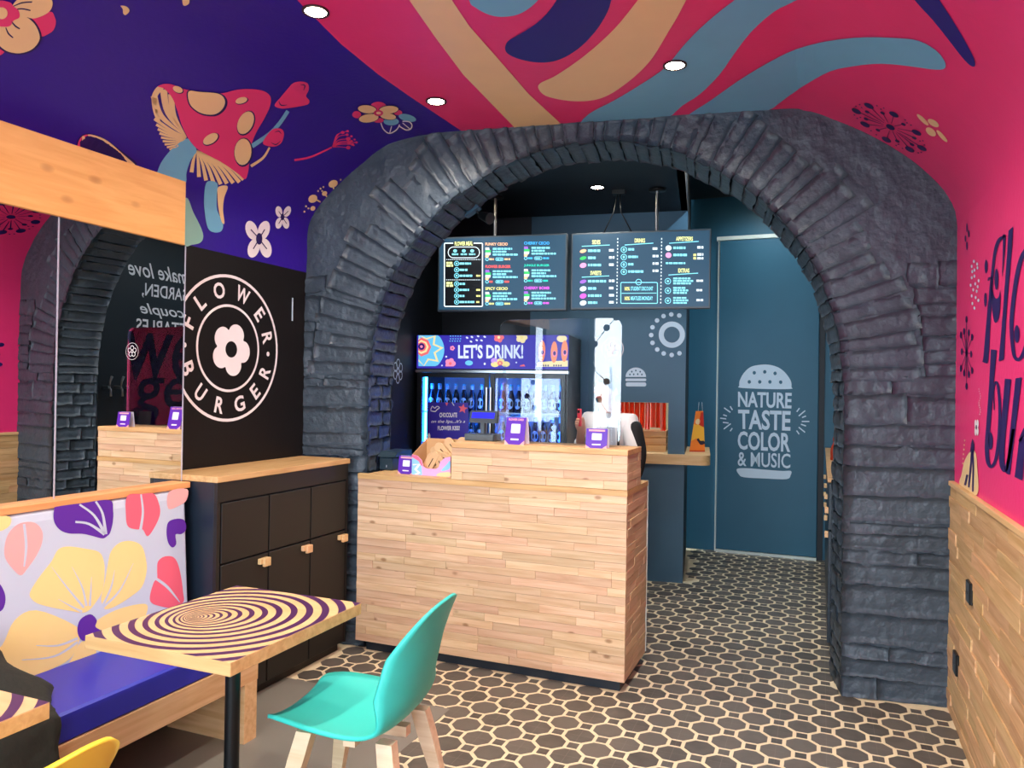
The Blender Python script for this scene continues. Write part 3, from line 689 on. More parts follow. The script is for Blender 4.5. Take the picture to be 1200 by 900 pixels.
motif('painted_letter', [zs(stroke([(336, 180), (322, 330), (308, 480), (306, 580), (322, 618), (340, 560), (362, 420)], [30, 28, 27, 25, 20, 16, 14])), zs([(372, 178), (402, 172), (345, 640), (325, 632)])], wall_right)
motif('painted_letter', [zs([(390, 470), (420, 440), (405, 668), (368, 650)]), zs(stroke([(392, 480), (420, 420), (440, 440)], [14, 18, 20]))], wall_right)
motif('painted_seeds', [zr(ell(190, 150, 5, 30)), zr(ell(202, 190, 5, 24)), zr(ell(180, 222, 5, 22)), zr(ell(190, 270, 5, 28))], wall_right)
motif('painted_dandelion', [zr(ell(x, y, 6, 11), False, PWHITE) for x, y in ((236, 372), (222, 405), (258, 390), (240, 430), (225, 440), (260, 415), (222, 480), (240, 470), (268, 500), (215, 530), (245, 520), (262, 540), (232, 560), (255, 570), (222, 600), (248, 610), (266, 630), (226, 650), (240, 680))], wall_right)
cx, cy = 136, 55
sh = [zs(ell(cx, cy, 6, 14))]
for k in range(12):
    a = math.pi * 2 * k / 12; L_ = 1.0 if k % 2 else .72
    x, y = cx + 31 * L_ * math.cos(a), cy + 160 * L_ * math.sin(a) + 6 * math.cos(a)
    sh += [zs(ell(x, y, 5, 17)), zs(stroke([(cx, cy), (x, y)], 2.2, smooth=False))]
motif('painted_dandelion', sh, wall_right)
motif('painted_lemon', [zs([(106, 690), (112, 640), (125, 580), (145, 540), (165, 520), (182, 540), (188, 600), (188, 735)], True, YEL), zs([(154, 535), (160, 490), (166, 465), (174, 495), (174, 535), (164, 520)], False, DKPU, 2), zs(stroke([(164, 520), (158, 600), (148, 700)], 9), False, DKPU, 2), zs(stroke([(168, 520), (170, 620), (168, 720)], 8), False, DKPU, 2), zs(stroke([(130, 690), (142, 640)], 10, smooth=False), False, DKPU, 2)]
      + [zs(ell(118 + i * 2, 585 - i * 22, 3, 5, 0, 8), False, YEL) for i in range(6)], wall_right)
motif('painted_flower', [zs(ell(180, 395, 5, 20), False, WHITE), zs(ell(190, 395, 5, 20), False, WHITE), zs(ell(180, 432, 5, 20), False, WHITE), zs(ell(190, 432, 5, 20), False, WHITE), zs(ell(185, 412, 3, 12), False, DKPU, 2)] + [zs(ell(200 + 4 * math.sin(i), 350 - i * 11, 2, 3, 0, 6), False, WHITE) for i in range(12)], wall_right)
# the lettering goes on along the wall towards the shop window
for txt, y0, y1, z0, z1 in (('wer', 2.52, 1.30, 1.52, 1.98), ('ger', 2.45, 1.40, 1.10, 1.55)):
    mb = MB().use(DKPU); put_text(mb, txt, lambda u, v: Vector((XR - .0015, y0 + (y1 - y0) * u, z0 + (z1 - z0) * v)), .01, .15); mb.build('painted_letters', parent=wall_right)

# ---- round emblem on the black panel
LY, LZ, LR = 3.09, 1.68, .377
def on_left(u, v, off=.0012): return Vector((XL + off, LY + u, LZ + v))
def ring(mb, fn, cx, cy, r0, r1, n=64):
    vs = [fn(cx + r * math.cos(2 * math.pi * k / n), cy + r * math.sin(2 * math.pi * k / n)) for r in (r0, r1) for k in range(n)]
    mb.add(vs, [(k, (k + 1) % n, n + (k + 1) % n, n + k) for k in range(n)])
mb = MB().use(WHITE); ring(mb, on_left, 0, 0, LR - .015, LR); ring(mb, on_left, 0, 0, .212, .225)
for ch, a in list(zip('FLOWER', (158, 133, 105, 72, 41, 14))) + list(zip('BURGER', (202, 230, 258, 286, 312, 337))):
    up = a < 180; th = math.radians(a); c, s = math.cos(th), math.sin(th); rad = Vector((c, s)) * (1 if up else -1); tan = Vector((rad.y, -rad.x))
    wd = {'W': .098, 'O': .078, 'G': .076, 'L': .05, 'F': .05, 'E': .052}.get(ch, .06)
    put_text(mb, ch, lambda u, v: on_left(c * .2975 + tan.x * (u - .5) * wd + rad.x * (v - .5) * .082, s * .2975 + tan.y * (u - .5) * wd + rad.y * (v - .5) * .082), .025)
for a in (180, 357): mb.flat(ell(.2975 * math.cos(math.radians(a)), .2975 * math.sin(math.radians(a)), .0125, .0125), on_left)
fl = []
for k in range(90):
    a = 2 * math.pi * k / 90; fl.append(((.098 + .034 * abs(math.cos(2.5 * (a - math.radians(66)))) ** .7) * math.cos(a), (.098 + .034 * abs(math.cos(2.5 * (a - math.radians(66)))) ** .7) * math.sin(a)))
def blossom(cx, cy, R, a0, hole, n=90):
    outer = [(cx + R * (.66 + .34 * abs(math.cos(2.5 * (2 * math.pi * k / n - a0))) ** .6) * math.cos(2 * math.pi * k / n), cy + R * (.66 + .34 * abs(math.cos(2.5 * (2 * math.pi * k / n - a0))) ** .6) * math.sin(2 * math.pi * k / n)) for k in range(n)]
    return outer, [(cx + hole * math.cos(2 * math.pi * k / n), cy + hole * math.sin(2 * math.pi * k / n)) for k in range(n)]
def strip(mb, fn, A, B):
    n = len(A); mb.add([fn(*p) for p in A] + [fn(*p) for p in B], [(k, (k + 1) % n, n + (k + 1) % n, n + k) for k in range(n)])
A, B = blossom(.015, -.005, .138, math.radians(66), .042); strip(mb, on_left, A, B)
mb.build('painted_emblem', parent=wall_left)

# ---- marks in the back room
mb = MB().use(PWHITE)                                    # outlined flower on the dark side wall
def on_bl(a, b): return QM @ Vector((-3.0585, a, b))
ft = (Vector(at_x(468, 435, -2.82)) - Q0).dot(QN); fz = at_x(468, 435, -2.82).z
for k in range(6): ring(mb, on_bl, ft + .055 * math.cos(math.pi * k / 3 + .5), fz + .055 * math.sin(math.pi * k / 3 + .5), .027, .036, 20)
ring(mb, on_bl, ft, fz, .014, .022, 16)
mb.build('painted_flower', parent=bpy.data.objects['wall_back_left'])
def on_pt(px, py): p = at_q(px, py, BT); return p - QN * .0015
mb = MB().use(PWHITE)
ZP = (4.5, 700, 360)
c0 = zoomed([(393, 145)], ZP)[0]; ring(mb, on_pt, c0[0], c0[1], 9.4, 15.4, 40)
for x, y in ((432, 44), (390, 38), (349, 47), (315, 70), (291, 106), (284, 147), (291, 188), (316, 223), (350, 244), (392, 252), (433, 243)): mb.flat(zoomed(ell(x, y, 12, 12), ZP), on_pt)
mb.build('painted_emblem', parent=wall_partition)
mb = MB().use(PWHITE)
mb.flat(zoomed([(150, 368)] + [(203 + 54 * math.cos(a), 368 - 50 * math.sin(a)) for a in [math.pi * (1 - k / 16) for k in range(17)]] + [(257, 368)], ZP), on_pt)
mb.flat(zoomed(rrect(148, 376, 258, 390, 6), ZP), on_pt); mb.flat(zoomed(rrect(150, 396, 258, 418, 9), ZP), on_pt)
mb.use(SLATE)
for x, y in ((182, 340), (203, 334), (226, 340), (172, 355), (192, 354), (213, 353), (235, 355)): mb.flat(zoomed(ell(x, y, 4, 5), ZP), lambda a, b: on_pt(a, b) - QN * .001)
mb.build('painted_burger', parent=wall_partition)
# white script on the dark side wall (seen in the wall mirror)
mb = MB().use(WHITE)
for txt, z0, z1, y0, y1, sh_ in (('make love', 2.48, 2.62, 5.86, 5.14, .35), ('GARDEN,', 2.29, 2.43, 5.88, 5.30, 0), ('a couple', 2.11, 2.24, 5.96, 5.28, .35), ('VEGETABLES', 1.96, 2.09, 6.12, 5.24, 0)):
    put_text(mb, txt, lambda u, v: Vector((.5185, y0 + (y1 - y0) * u, z0 + (z1 - z0) * v)), .01, sh_)
mb.build('painted_lettering', parent=wall_back_right)

# ---- the far door
door = thing('door_1', None, None, (-.45, DY - .03, 0)); struct(door, 'tall dark teal door with a pale burger print')
DX0, DX1, DZ = -.889, -.02, 2.90
MB().use(TEAL).box(DX0, DX1, DY - .045, DY, .03, DZ, .003).build('door_leaf', parent=door)
TRIMW = paint('pale_door_trim', 'C9D2CC', .4)
MB().use(TRIMW).box(DX0 - .03, DX1, DY - .05, DY, DZ + .005, DZ + .04).build('light_leak_strip', parent=door)  # pale strip painted for the light leaking in above the door
MB().use(TRIMW).box(DX0 - .018, DX0 - .006, DY - .03, DY, 0, DZ).build('edge_trim', parent=door)
MB().use(TRIMW).box(DX0, DX1, DY - .06, DY, 0, .025).build('threshold', parent=door)
MB().use(DARKR).box(DX1 + .005, DX1 + .05, DY - .02, DY, 0, DZ).build('gap_shade_strip', parent=door)  # solid dark strip painted for the shade in the door gap
def on_dr(px, py): return at_y(px, py, DY - .0465)
ZD = (5.625, 840, 410)
mb = MB().use(PWHITE)
def holed(mb, fn, outline, holes, mat2):
    mb.flat(outline, fn); c = mb.c; mb.use(mat2)
    for h in holes: mb.flat(h, lambda a, b: fn(a, b) - Vector((0, .001, 0)))
    mb.c = c
holed(mb, on_dr, zoomed(spline([(148, 235), (152, 200), (180, 150), (225, 112), (290, 98), (350, 99), (410, 118), (455, 155), (488, 205), (492, 245), (485, 258), (320, 258), (155, 250)], 4), ZD), [zoomed(ell(x, y, 11, 12), ZD) for x, y in ((247, 151), (316, 145), (384, 155), (214, 211), (283, 211), (350, 211), (421, 213))], TEAL)
mb.use(PWHITE).flat(zoomed(spline([(133, 785), (200, 780), (320, 790), (430, 798), (488, 798), (487, 825), (460, 852), (320, 848), (180, 840), (145, 820)], 4), ZD), on_dr)
for txt, tl, tr, br, bl in (('NATURE', (140, 275), (495, 283), (492, 388), (140, 376)), ('TASTE', (140, 392), (488, 402), (485, 535), (142, 522)), ('COLOR', (138, 535), (486, 548), (484, 675), (138, 657)), ('& MUSIC', (138, 670), (486, 685), (484, 782), (138, 765))):
    put_text(mb, txt, quad(*[on_dr(*zoomed([p], ZD)[0]) for p in (tl, tr, br, bl)]), .012 if 'M' in txt else .026)
for a, b in (((22, 450), (62, 455)), ((48, 382), (90, 412)), ((88, 372), (103, 396)), ((40, 478), (78, 482)), ((42, 428), (66, 436)), ((46, 522), (92, 486)), ((88, 536), (102, 516)), ((527, 408), (545, 384)), ((540, 436), (583, 400)), ((562, 446), (588, 436)), ((560, 472), (610, 472)), ((555, 490), (588, 502)), ((540, 510), (582, 544)), ((526, 532), (543, 556))):
    mb.flat(zoomed(stroke([a, b], 8, smooth=False), ZD), on_dr)
mb.build('door_print', parent=door)
# ================================================================== STRIP-WOOD CLADDING
def plank(parent, c, L_, H_, D_, rz, mat, name='plank', along_y=False):
    """one strip: length along local X, thickness along local Y, front at -Y"""
    l, d, h = L_ / 2, D_ / 2, H_ / 2; b = .0009
    vs = [(-l, d, -h), (l, d, -h), (l, d, h), (-l, d, h), (-l, -d + b, -h), (l, -d + b, -h), (l, -d + b, h), (-l, -d + b, h), (-l + b, -d, -h + b), (l - b, -d, -h + b), (l - b, -d, h - b), (-l + b, -d, h - b)]
    fs = [(8, 9, 10, 11), (4, 5, 9, 8), (5, 6, 10, 9), (6, 7, 11, 10), (7, 4, 8, 11), (0, 1, 5, 4), (1, 2, 6, 5), (2, 3, 7, 6), (3, 0, 4, 7)]
    me = bpy.data.meshes.new(name); me.from_pydata(vs, [], fs); me.materials.append(mat)
    o = bpy.data.objects.new(name, me); COL.objects.link(o); o.parent = parent
    o.matrix_local = wm(parent).inverted() @ (Matrix.Translation(Vector(c)) @ Matrix.Rotation(rz, 4, 'Z'))
    return o
def clad(parent, u0, u1, z0, z1, face, axis, mat, row=.0425, lo=.16, hi=.5, depth=.016, jit=.002, sign=-1):
    """rows of strips on a plane: axis 'x' -> plane y=face seen from -y; axis 'y+' -> x=face seen from +x; 'y-' -> x=face seen from -x"""
    n = max(1, round((z1 - z0) / row)); h = (z1 - z0) / n
    for k in range(n):
        u = u0 - rnd.random() * .25
        while u < u1 - .001:
            l = lo + rnd.random() * (hi - lo); l = l if u + l > u0 + .05 else l + .12; a, b = max(u, u0), min(u + l, u1); u += l
            if u1 - b < .05: b = u1; u = u1
            if b - a < .02: continue
            d = depth + (rnd.random() - .5) * 2 * jit
            zc = z0 + (k + .5) * h; mid = (a + b) / 2
            if axis == 'x': plank(parent, (mid, face + depth - d / 2, zc), b - a - .0008, h - .0008, d, 0, mat)
            elif axis == 'y+': plank(parent, (face - depth + d / 2, mid, zc), b - a - .0008, h - .0008, d, math.pi / 2, mat)
            else: plank(parent, (face + depth - d / 2, mid, zc), b - a - .0008, h - .0008, d, -math.pi / 2, mat)
# right wall wainscot
WFX, WZ = .578, 1.065
MB().use(paint('cladding_backing', '6A4A2C', .8)).box(WFX + .012, XR, YF, 4.2, 0, WZ).build('wainscot_backing', parent=wall_right)
clad(wall_right, 1.75, 4.19, 0.0, WZ, WFX, 'y-', WAIN, row=.05, lo=.22, hi=.62, depth=.014, jit=.004)
mb = MB().use(WAIN)
for k in range(21):
    for j in range(7): mb.box(WFX + .001 * ((k * 7 + j * 3) % 4), WFX + .014, YF + j * .4786, YF + j * .4786 + .476, k * .0507, k * .0507 + .0497)
mb.build('rear_planks', parent=wall_right)['kind'] = 'stuff'
MB().use(BEECHY).box(WFX - .006, XR, YF, 4.2, WZ, WZ + .022, .002).build('cap_rail', parent=wall_right)
for px, py, hh in ((1136, 694, .075), (1120, 777, .08)):
    p = at_x(px, py, WFX - .005)
    o = thing('power_outlet', 'black power outlet in the wood cladding, ' + ('upper of the two' if py < 720 else 'lower of the two near the arch pier'), 'outlet', (WFX, p.y, p.z), 0, 'outlets in the right wall cladding')
    MB().use(DMETAL).box(WFX - .012, WFX + .002, p.y - .045, p.y + .045, p.z - hh / 1.7, p.z + hh / 1.7, .003).build('plate', parent=o)
    for k in (-1, 1): MB().use(PLAST).box(WFX - .0135, WFX - .01, p.y - .03, p.y + .03, p.z + k * .022 - .017, p.z + k * .022 + .017, .001).build('socket', parent=o)

# ================================================================== ORDER COUNTER
CX0, CX1, CY0, CY1, CZ1, CZ2 = -2.434, -.878, 3.705, 4.19, 1.0, 1.2
UX0, UY1 = -1.845, 4.005
ct = thing('order_counter', 'two-level order counter clad in pale wood strips', 'counter', (-1.656, 3.95, 0))
MB().use(paint('core_board', '7A5636', .7)).box(-2.385, CX1 - .014, CY0 + .014, CY1, .06, CZ1 - .03).box(UX0 + .014, CX1 - .014, CY0 + .014, UY1, CZ1 - .03, CZ2 - .03).build('core', parent=ct)
MB().use(NVY).box(-2.38, CX1 - .03, CY0 + .03, CY1 - .02, 0, .06).build('plinth', parent=ct)
clad(ct, CX0, CX1, .055, CZ1 - .028, CY0, 'x', CTR, row=.0418, lo=.17, hi=.52, depth=.016, jit=.0015)
clad(ct, UX0, CX1, CZ1 + .001, CZ2 - .028, CY0, 'x', CTR, row=.0425, lo=.2, hi=.5, depth=.016, jit=.0015)
clad(ct, CY0 + .016, CY1 - .004, .055, CZ1 - .028, CX1, 'y+', CTR, row=.0418, lo=.16, hi=.4, depth=.016, jit=.002)
clad(ct, CY0 + .016, UY1, CZ1 + .001, CZ2 - .028, CX1, 'y+', CTR, row=.0425, lo=.16, hi=.4, depth=.016, jit=.002)
MB().use(TOPW).prism([(CX0, CY0 - .003), (CX1 + .002, CY0 - .003), (CX1 + .002, CY1), (-2.385, CY1), (-2.385, 3.735), (CX0, 3.735)], lambda a, b: (a, b, CZ1), lambda a, b: (a, b, CZ1 - .028)).build('lower_top', parent=ct)
MB().use(TOPW).box(UX0, CX1 + .002, CY0 - .003, UY1, CZ2 - .028, CZ2, .002).build('upper_top', parent=ct)
MB().use(TRIMW).box(CX1 - .012, CX1 + .003, CY1, CY1 + .006, .06, CZ1).build('edge_trim', parent=ct)

# ================================================================== SIDEBOARD
SX, SY0, SY1, SZ = -2.48, 2.66, 3.675, 1.056
sb = thing('sideboard', 'black sideboard with six panelled fronts under the round emblem', 'cabinet', (-2.65, 3.17, 0))
MB().use(NVY).box(XL + .004, SX - .018, SY0, SY1, .05, SZ, .002).build('body', parent=sb)
MB().use(BLK).box(XL + .02, SX - .04, SY0 + .02, SY1 - .02, 0, .05).build('plinth', parent=sb)
MB().use(BLK).box(SX - .018, SX, SY0, SY1, .968, SZ, .001).build('top_rail', parent=sb)
MB().use(BLK).box(SX - .018, SX, SY0, SY0 + .02, .05, .968).build('side_stile', parent=sb)
MB().use(BLK).box(SX - .018, SX, SY1 - .018, SY1, .05, .968).build('side_stile', parent=sb)
ys = [2.684, 3.007, 3.335, 3.655]
for i in range(3):
    a, b = ys[i] + .004, ys[i + 1] - .004
    MB().use(BLK).box(SX - .016, SX + .002, a, b, .69, .96, .002).build('upper_door', parent=sb)
    d = MB().use(BLK).box(SX - .016, SX + .002, a, b, .055, .682, .002).build('lower_door', parent=sb)
    hy = b - .03
    MB().use(BEECH).box(SX + .002, SX + .02, hy - .045, hy + .02, .638, .665, .002).box(SX + .014, SX + .03, hy - .025, hy + .02, .625, .665, .002).build('handle', parent=d)
top = place(MB().use(TOPWY).box(XL + .004, SX + .004, SY0 - .004, SY1 + .012, SZ, SZ + .027, .002).build('worktop'), (-2.65, 3.17, SZ))
tag(top, 'pale wood worktop on the black sideboard', 'worktop')

# ================================================================== MIRROR, FASCIA BOARD, LEDGE
MZ0, MZ1, MY1 = 1.054, 2.12, 2.65
ms = at_x(66.5, 400, MIRX).y
mr = thing('wall_mirror', 'two-pane frameless wall mirror above the bench', 'mirror', (MIRX, 2.0, MZ0))
m2 = thing('wall_mirror', 'added narrow mirror strip, out of view on the left wall near the shop window', 'mirror', (MIRX, .31, MZ0))  # out-of-view mirror added to send a window streak onto the guard
MB().use(BLK).box(XL + .004, MIRX - .008, .16, .47, MZ0, MZ1).build('backing', parent=m2); MB().use(MIRR).box(MIRX - .006, MIRX, .16, .47, MZ0, MZ1).build('mirror_pane', parent=m2)
MB().use(BLK).box(XL + .004, MIRX - .008, ms - .62, MY1 - .002, MZ0, MZ1).build('backing', parent=mr)
ms = at_x(66.5, 400, MIRX).y
for a, b in ((ms - .62, ms - .003), (ms + .003, MY1)): MB().use(MIRR).box(MIRX - .006, MIRX, a, b, MZ0, MZ1).build('mirror_pane', parent=mr)
EDGE = paint('bright_glass_edge', 'C8CCDA', .25, metal=.4)
for y in (ms, MY1 + .001): MB().use(EDGE).box(MIRX - .008, MIRX + .001, y - .003, y + .003, MZ0, MZ1).build('glass_edge', parent=mr)
fb = struct(MB().use(PINE).box(-.0, 2.55, -.07, .07, 0, .287, .002).build('trim_1'), 'wide pine fascia board above the mirror')
fb.matrix_world = Matrix.Translation((-2.74, .088, 2.121)) @ Matrix.Rotation(math.pi / 2, 4, 'Z')
lg = struct(MB().use(PINE).box(0, 2.56, -.095, .095, 0, .026, .002).build('trim_2'), 'narrow pine ledge between mirror and bench back')
lg.matrix_world = Matrix.Translation((-2.72, .09, 1.028)) @ Matrix.Rotation(math.pi / 2, 4, 'Z')

# ================================================================== BENCH
BY0, BY1 = .05, 2.615
bn = thing('wall_bench', 'built-in bench with flower-printed back and royal blue seat', 'bench', (-2.45, 1.4, 0))
def cush(s, zz): return -2.62 + (1.028 - zz) / .578 * .035
ZC, ZC2 = (5, 0, 540), (900 / 380, 0, 520)
ca, cb = Vector((-2.62, 0, 1.028)), Vector((-2.585, 0, .45)); cn = Vector((.578, 0, .035)).normalized()
FAB = paint('pale_blue_print_fabric', 'C3CAD8', .75, vary=.03, bump=.08, bscale=400)
prof = [(-2.70, .44), (-2.585, .44), (-2.5862, .47), (-2.6177, .99), (-2.624, 1.015), (-2.64, 1.026), (-2.70, 1.026)]
vs = [(x, y, z) for y in (BY0, BY1 - .012, BY1) for x, z in [(p[0] - (.008 if y == BY1 and -2.7 < p[0] else 0), p[1] - (.006 if y == BY1 and p[1] > 1 else 0)) for p in prof]]
n = len(prof); fs = [(j * n + k, j * n + (k + 1) % n, (j + 1) * n + (k + 1) % n, (j + 1) * n + k) for j in range(2) for k in range(n)] + [list(range(n))[::-1], [2 * n + k for k in range(n)]]
back = MB().use(FAB).add(vs, fs).build('back_cushion', parent=bn)
FY, FP, FR, FK = [paint(a, b, .75, vary=.04) for a, b in (('print_yellow', 'F2D58C'), ('print_purple', '5A1E98'), ('print_coral', 'EC6276'), ('print_rose', 'F1AAA6'))]
def on_back(px, py, lay=1): return on_plane(px, py, ca, cn) + cn * (.0004 + .0004 * lay)
mb = MB()
def cprint(mat, pts, z=ZC, lay=1, smooth=True):
    p = zoomed(spline(pts, 4) if smooth else pts, z); mb.use(mat).flat(p, lambda a, b: on_back(a, b, lay))
cprint(FY, [(175, 770), (230, 680), (300, 590), (340, 520), (400, 502), (500, 515), (580, 535), (608, 590), (612, 660), (600, 760), (560, 830), (515, 880), (470, 890), (420, 880), (330, 865), (230, 840), (185, 810)])
cprint(FY, [(600, 845), (592, 800), (615, 700), (632, 600), (650, 530), (700, 480), (770, 470), (830, 500), (855, 580), (858, 650), (830, 740), (760, 800), (680, 850), (620, 870)])
cprint(FY, [(5, 560), (40, 490), (100, 462), (200, 500), (222, 530), (200, 590), (150, 622), (60, 655), (-10, 645), (-40, 600)], ZC2)
cprint(FY, [(265, 495), (320, 462), (385, 445), (410, 452), (390, 500), (330, 530), (280, 520)], ZC2)
cprint(FY, [(225, 550), (190, 610), (150, 650), (200, 660), (260, 600), (262, 560)], ZC2)
cprint(FP, [(214, 520), (222, 488), (250, 473), (268, 490), (264, 508), (282, 522), (262, 540), (228, 546)], ZC2, 3)
for p in ([(300, 620), (390, 740), (490, 860)], [(420, 620), (480, 740), (505, 850)], [(535, 680), (530, 780), (525, 850)], [(780, 600), (700, 760), (600, 860)], [(670, 640), (650, 740), (600, 850)], [(340, 810), (420, 855), (480, 885)]): cprint(FAB, stroke(p, [2, 10, 14]), ZC, 2, False)
for p in ([(100, 560), (160, 560), (215, 540)], [(60, 600), (150, 590), (215, 550)]): cprint(FAB, stroke(p, [2, 5, 7]), ZC2, 2, False)
cprint(FP, [(316, 285), (335, 268), (480, 248), (640, 230), (662, 290), (660, 360), (645, 420), (628, 440), (600, 455), (540, 440), (480, 427), (400, 425), (345, 400), (315, 350)])
for p in ([(440, 358), (520, 370), (612, 430)], [(465, 256), (550, 320), (612, 425)], [(560, 238), (600, 310), (618, 430)]): cprint(FAB, stroke(p, [12, 14, 20]), ZC, 2, False)
cprint(FR, [(745, 206), (830, 194), (900, 193), (930, 250), (937, 310), (910, 380), (865, 442), (835, 402), (800, 402), (750, 385), (737, 320)]); cprint(FAB, stroke([(825, 196), (836, 300), (822, 405)], [10, 13, 16]), ZC, 2, False)
cprint(FK, [(990, 182), (1095, 165), (1092, 230), (1050, 262), (985, 280)])
cprint(FP, [(1090, 380), (1075, 345), (1030, 340), (985, 360), (975, 420), (985, 480), (1010, 508), (1032, 485), (1028, 432), (1060, 430), (1085, 410)])
cprint(FR, [(925, 590), (960, 562), (1010, 562), (1040, 600), (1060, 680), (1072, 770), (1072, 830), (1000, 860), (930, 850), (885, 830), (878, 790), (900, 712), (920, 690), (920, 640)]); cprint(FAB, stroke([(910, 688), (980, 740), (1052, 828)], [16, 16, 5]), ZC, 2, False)
cprint(FK, [(30, 480), (60, 410), (120, 365), (200, 362), (245, 410), (245, 480), (210, 560), (160, 630), (125, 670), (90, 650), (30, 570)]); cprint(FAB, stroke([(140, 370), (152, 500), (140, 620)], [16, 16, 10]), ZC, 2, False)
cprint(FY, [(-60, 340), (20, 322), (62, 335), (55, 380), (0, 412), (-60, 400)]); cprint(FP, [(-60, 720), (-10, 715), (25, 770), (30, 830), (5, 880), (-60, 880)])
mb.build('flower_print', parent=back)
BLUE = paint('royal_blue_vinyl', '2226A6', .38, vary=.05, scale=3)
MB().use(BLUE).box(-2.59, -2.205, BY0, BY1, .352, .45, .008).build('seat_cushion', parent=bn)
MB().use(BEECHY).box(-2.236, -2.2, BY0, BY1, .248, .352, .001).build('apron', parent=bn)
MB().use(BEECH).box(-2.7, -2.236, BY0, BY1, .32, .352).build('seat_board', parent=bn)
for y in (2.535, .6): MB().use(BEECH).box(-2.62, -2.2, y, y + .075, 0, .248, .001).build('end_panel', parent=bn)
MB().use(BLK).box(-2.72, -2.66, BY0, BY1, 0, .32).build('rear_panel', parent=bn)

# ================================================================== TABLES
T1 = Vector((-1.73, 1.938, 0))
RIPP = paint('purple_ripple_ink', '4A2150', .35); RIPC = wood('cream_printed_top', 'E0BC8A', 'D4AB75', var=.02, rough=.35, stretch=6, knots=False)
_f, _e = at_z(222.5, 723.7, .75), at_z(388.3, 714.1, .75); RD = (_e - _f).normalized(); RF = _f - T1
RADII = [.42, .366, .315, .268, .224, .184, .148, .117, .091, .070, .0535, .0405, .0305, .0225, .0165, .0115, .008, .005]
def clip_rect(poly, x0, x1, y0, y1):
    for ax, lim, sg in ((0, x0, 1), (0, x1, -1), (1, y0, 1), (1, y1, -1)):
        out = []
        for i, p in enumerate(poly):
            q = poly[i - 1]; pi, qi = sg * (p[ax] - lim) >= 0, sg * (q[ax] - lim) >= 0
            if pi != qi: t = (lim - q[ax]) / (p[ax] - q[ax]); out.append((q[0] + (p[0] - q[0]) * t, q[1] + (p[1] - q[1]) * t))
            if pi: out.append(p)
        poly = out
        if len(poly) < 3: return None
    return poly
def ripples(mb, x, y, z):
    def pt(r, a):
        o = .115 * (1 - math.exp(-r / .121)); return (x + RF.x + RD.x * o + r * math.cos(a), y + RF.y + RD.y * o + r * math.sin(a))
    for i, r in enumerate(RADII):
        nx = RADII[i + 1] if i + 1 < len(RADII) else r * .6; wd = (r - nx) * .235; n = 120 if r > .1 else 40
        for k in range(n):
            a0, a1 = 2 * math.pi * k / n, 2 * math.pi * (k + 1) / n
            c = clip_rect([pt(r - wd, a0), pt(r + wd, a0), pt(r + wd, a1), pt(r - wd, a1)], x - .271, x + .271, y - .314, y + .314)
            if c: mb.add([(px, py, z) for px, py in c], [list(range(len(c)))])
def table(loc, label):
    t = thing('cafe_table', label, 'table', loc, 0, 'square cafe tables along the bench'); x, y = loc[0], loc[1]
    MB().use(EDGEW).box(x - .272, x + .272, y - .315, y + .315, .712, .7495, .0015).build('tabletop', parent=t)
    MB().use(RIPC).box(x - .2715, x + .2715, y - .3145, y + .3145, .7495, .7502).build('printed_top', parent=t)
    mb = MB().use(RIPP); ripples(mb, x, y, .7506); mb.build('ripple_print', parent=t)
    MB().use(DMETAL).cyl((x, y, .02), (x, y, .70), .0235, n=24).build('column', parent=t)
    MB().use(DMETAL).box(x - .14, x + .14, y - .14, y + .14, .70, .712).build('top_plate', parent=t)
    MB().use(DMETAL).box(x - .2, x + .2, y - .2, y + .2, 0, .018, .004).build('base_plate', parent=t)
table((T1.x, T1.y, 0), 'square cafe table with purple ripple print beside the turquoise chair')
tc_ = at_z(58.7, 823, .75); table((tc_.x - .272, tc_.y - .315, 0), 'square cafe table cut off by the left edge, in front of the dark jacket')

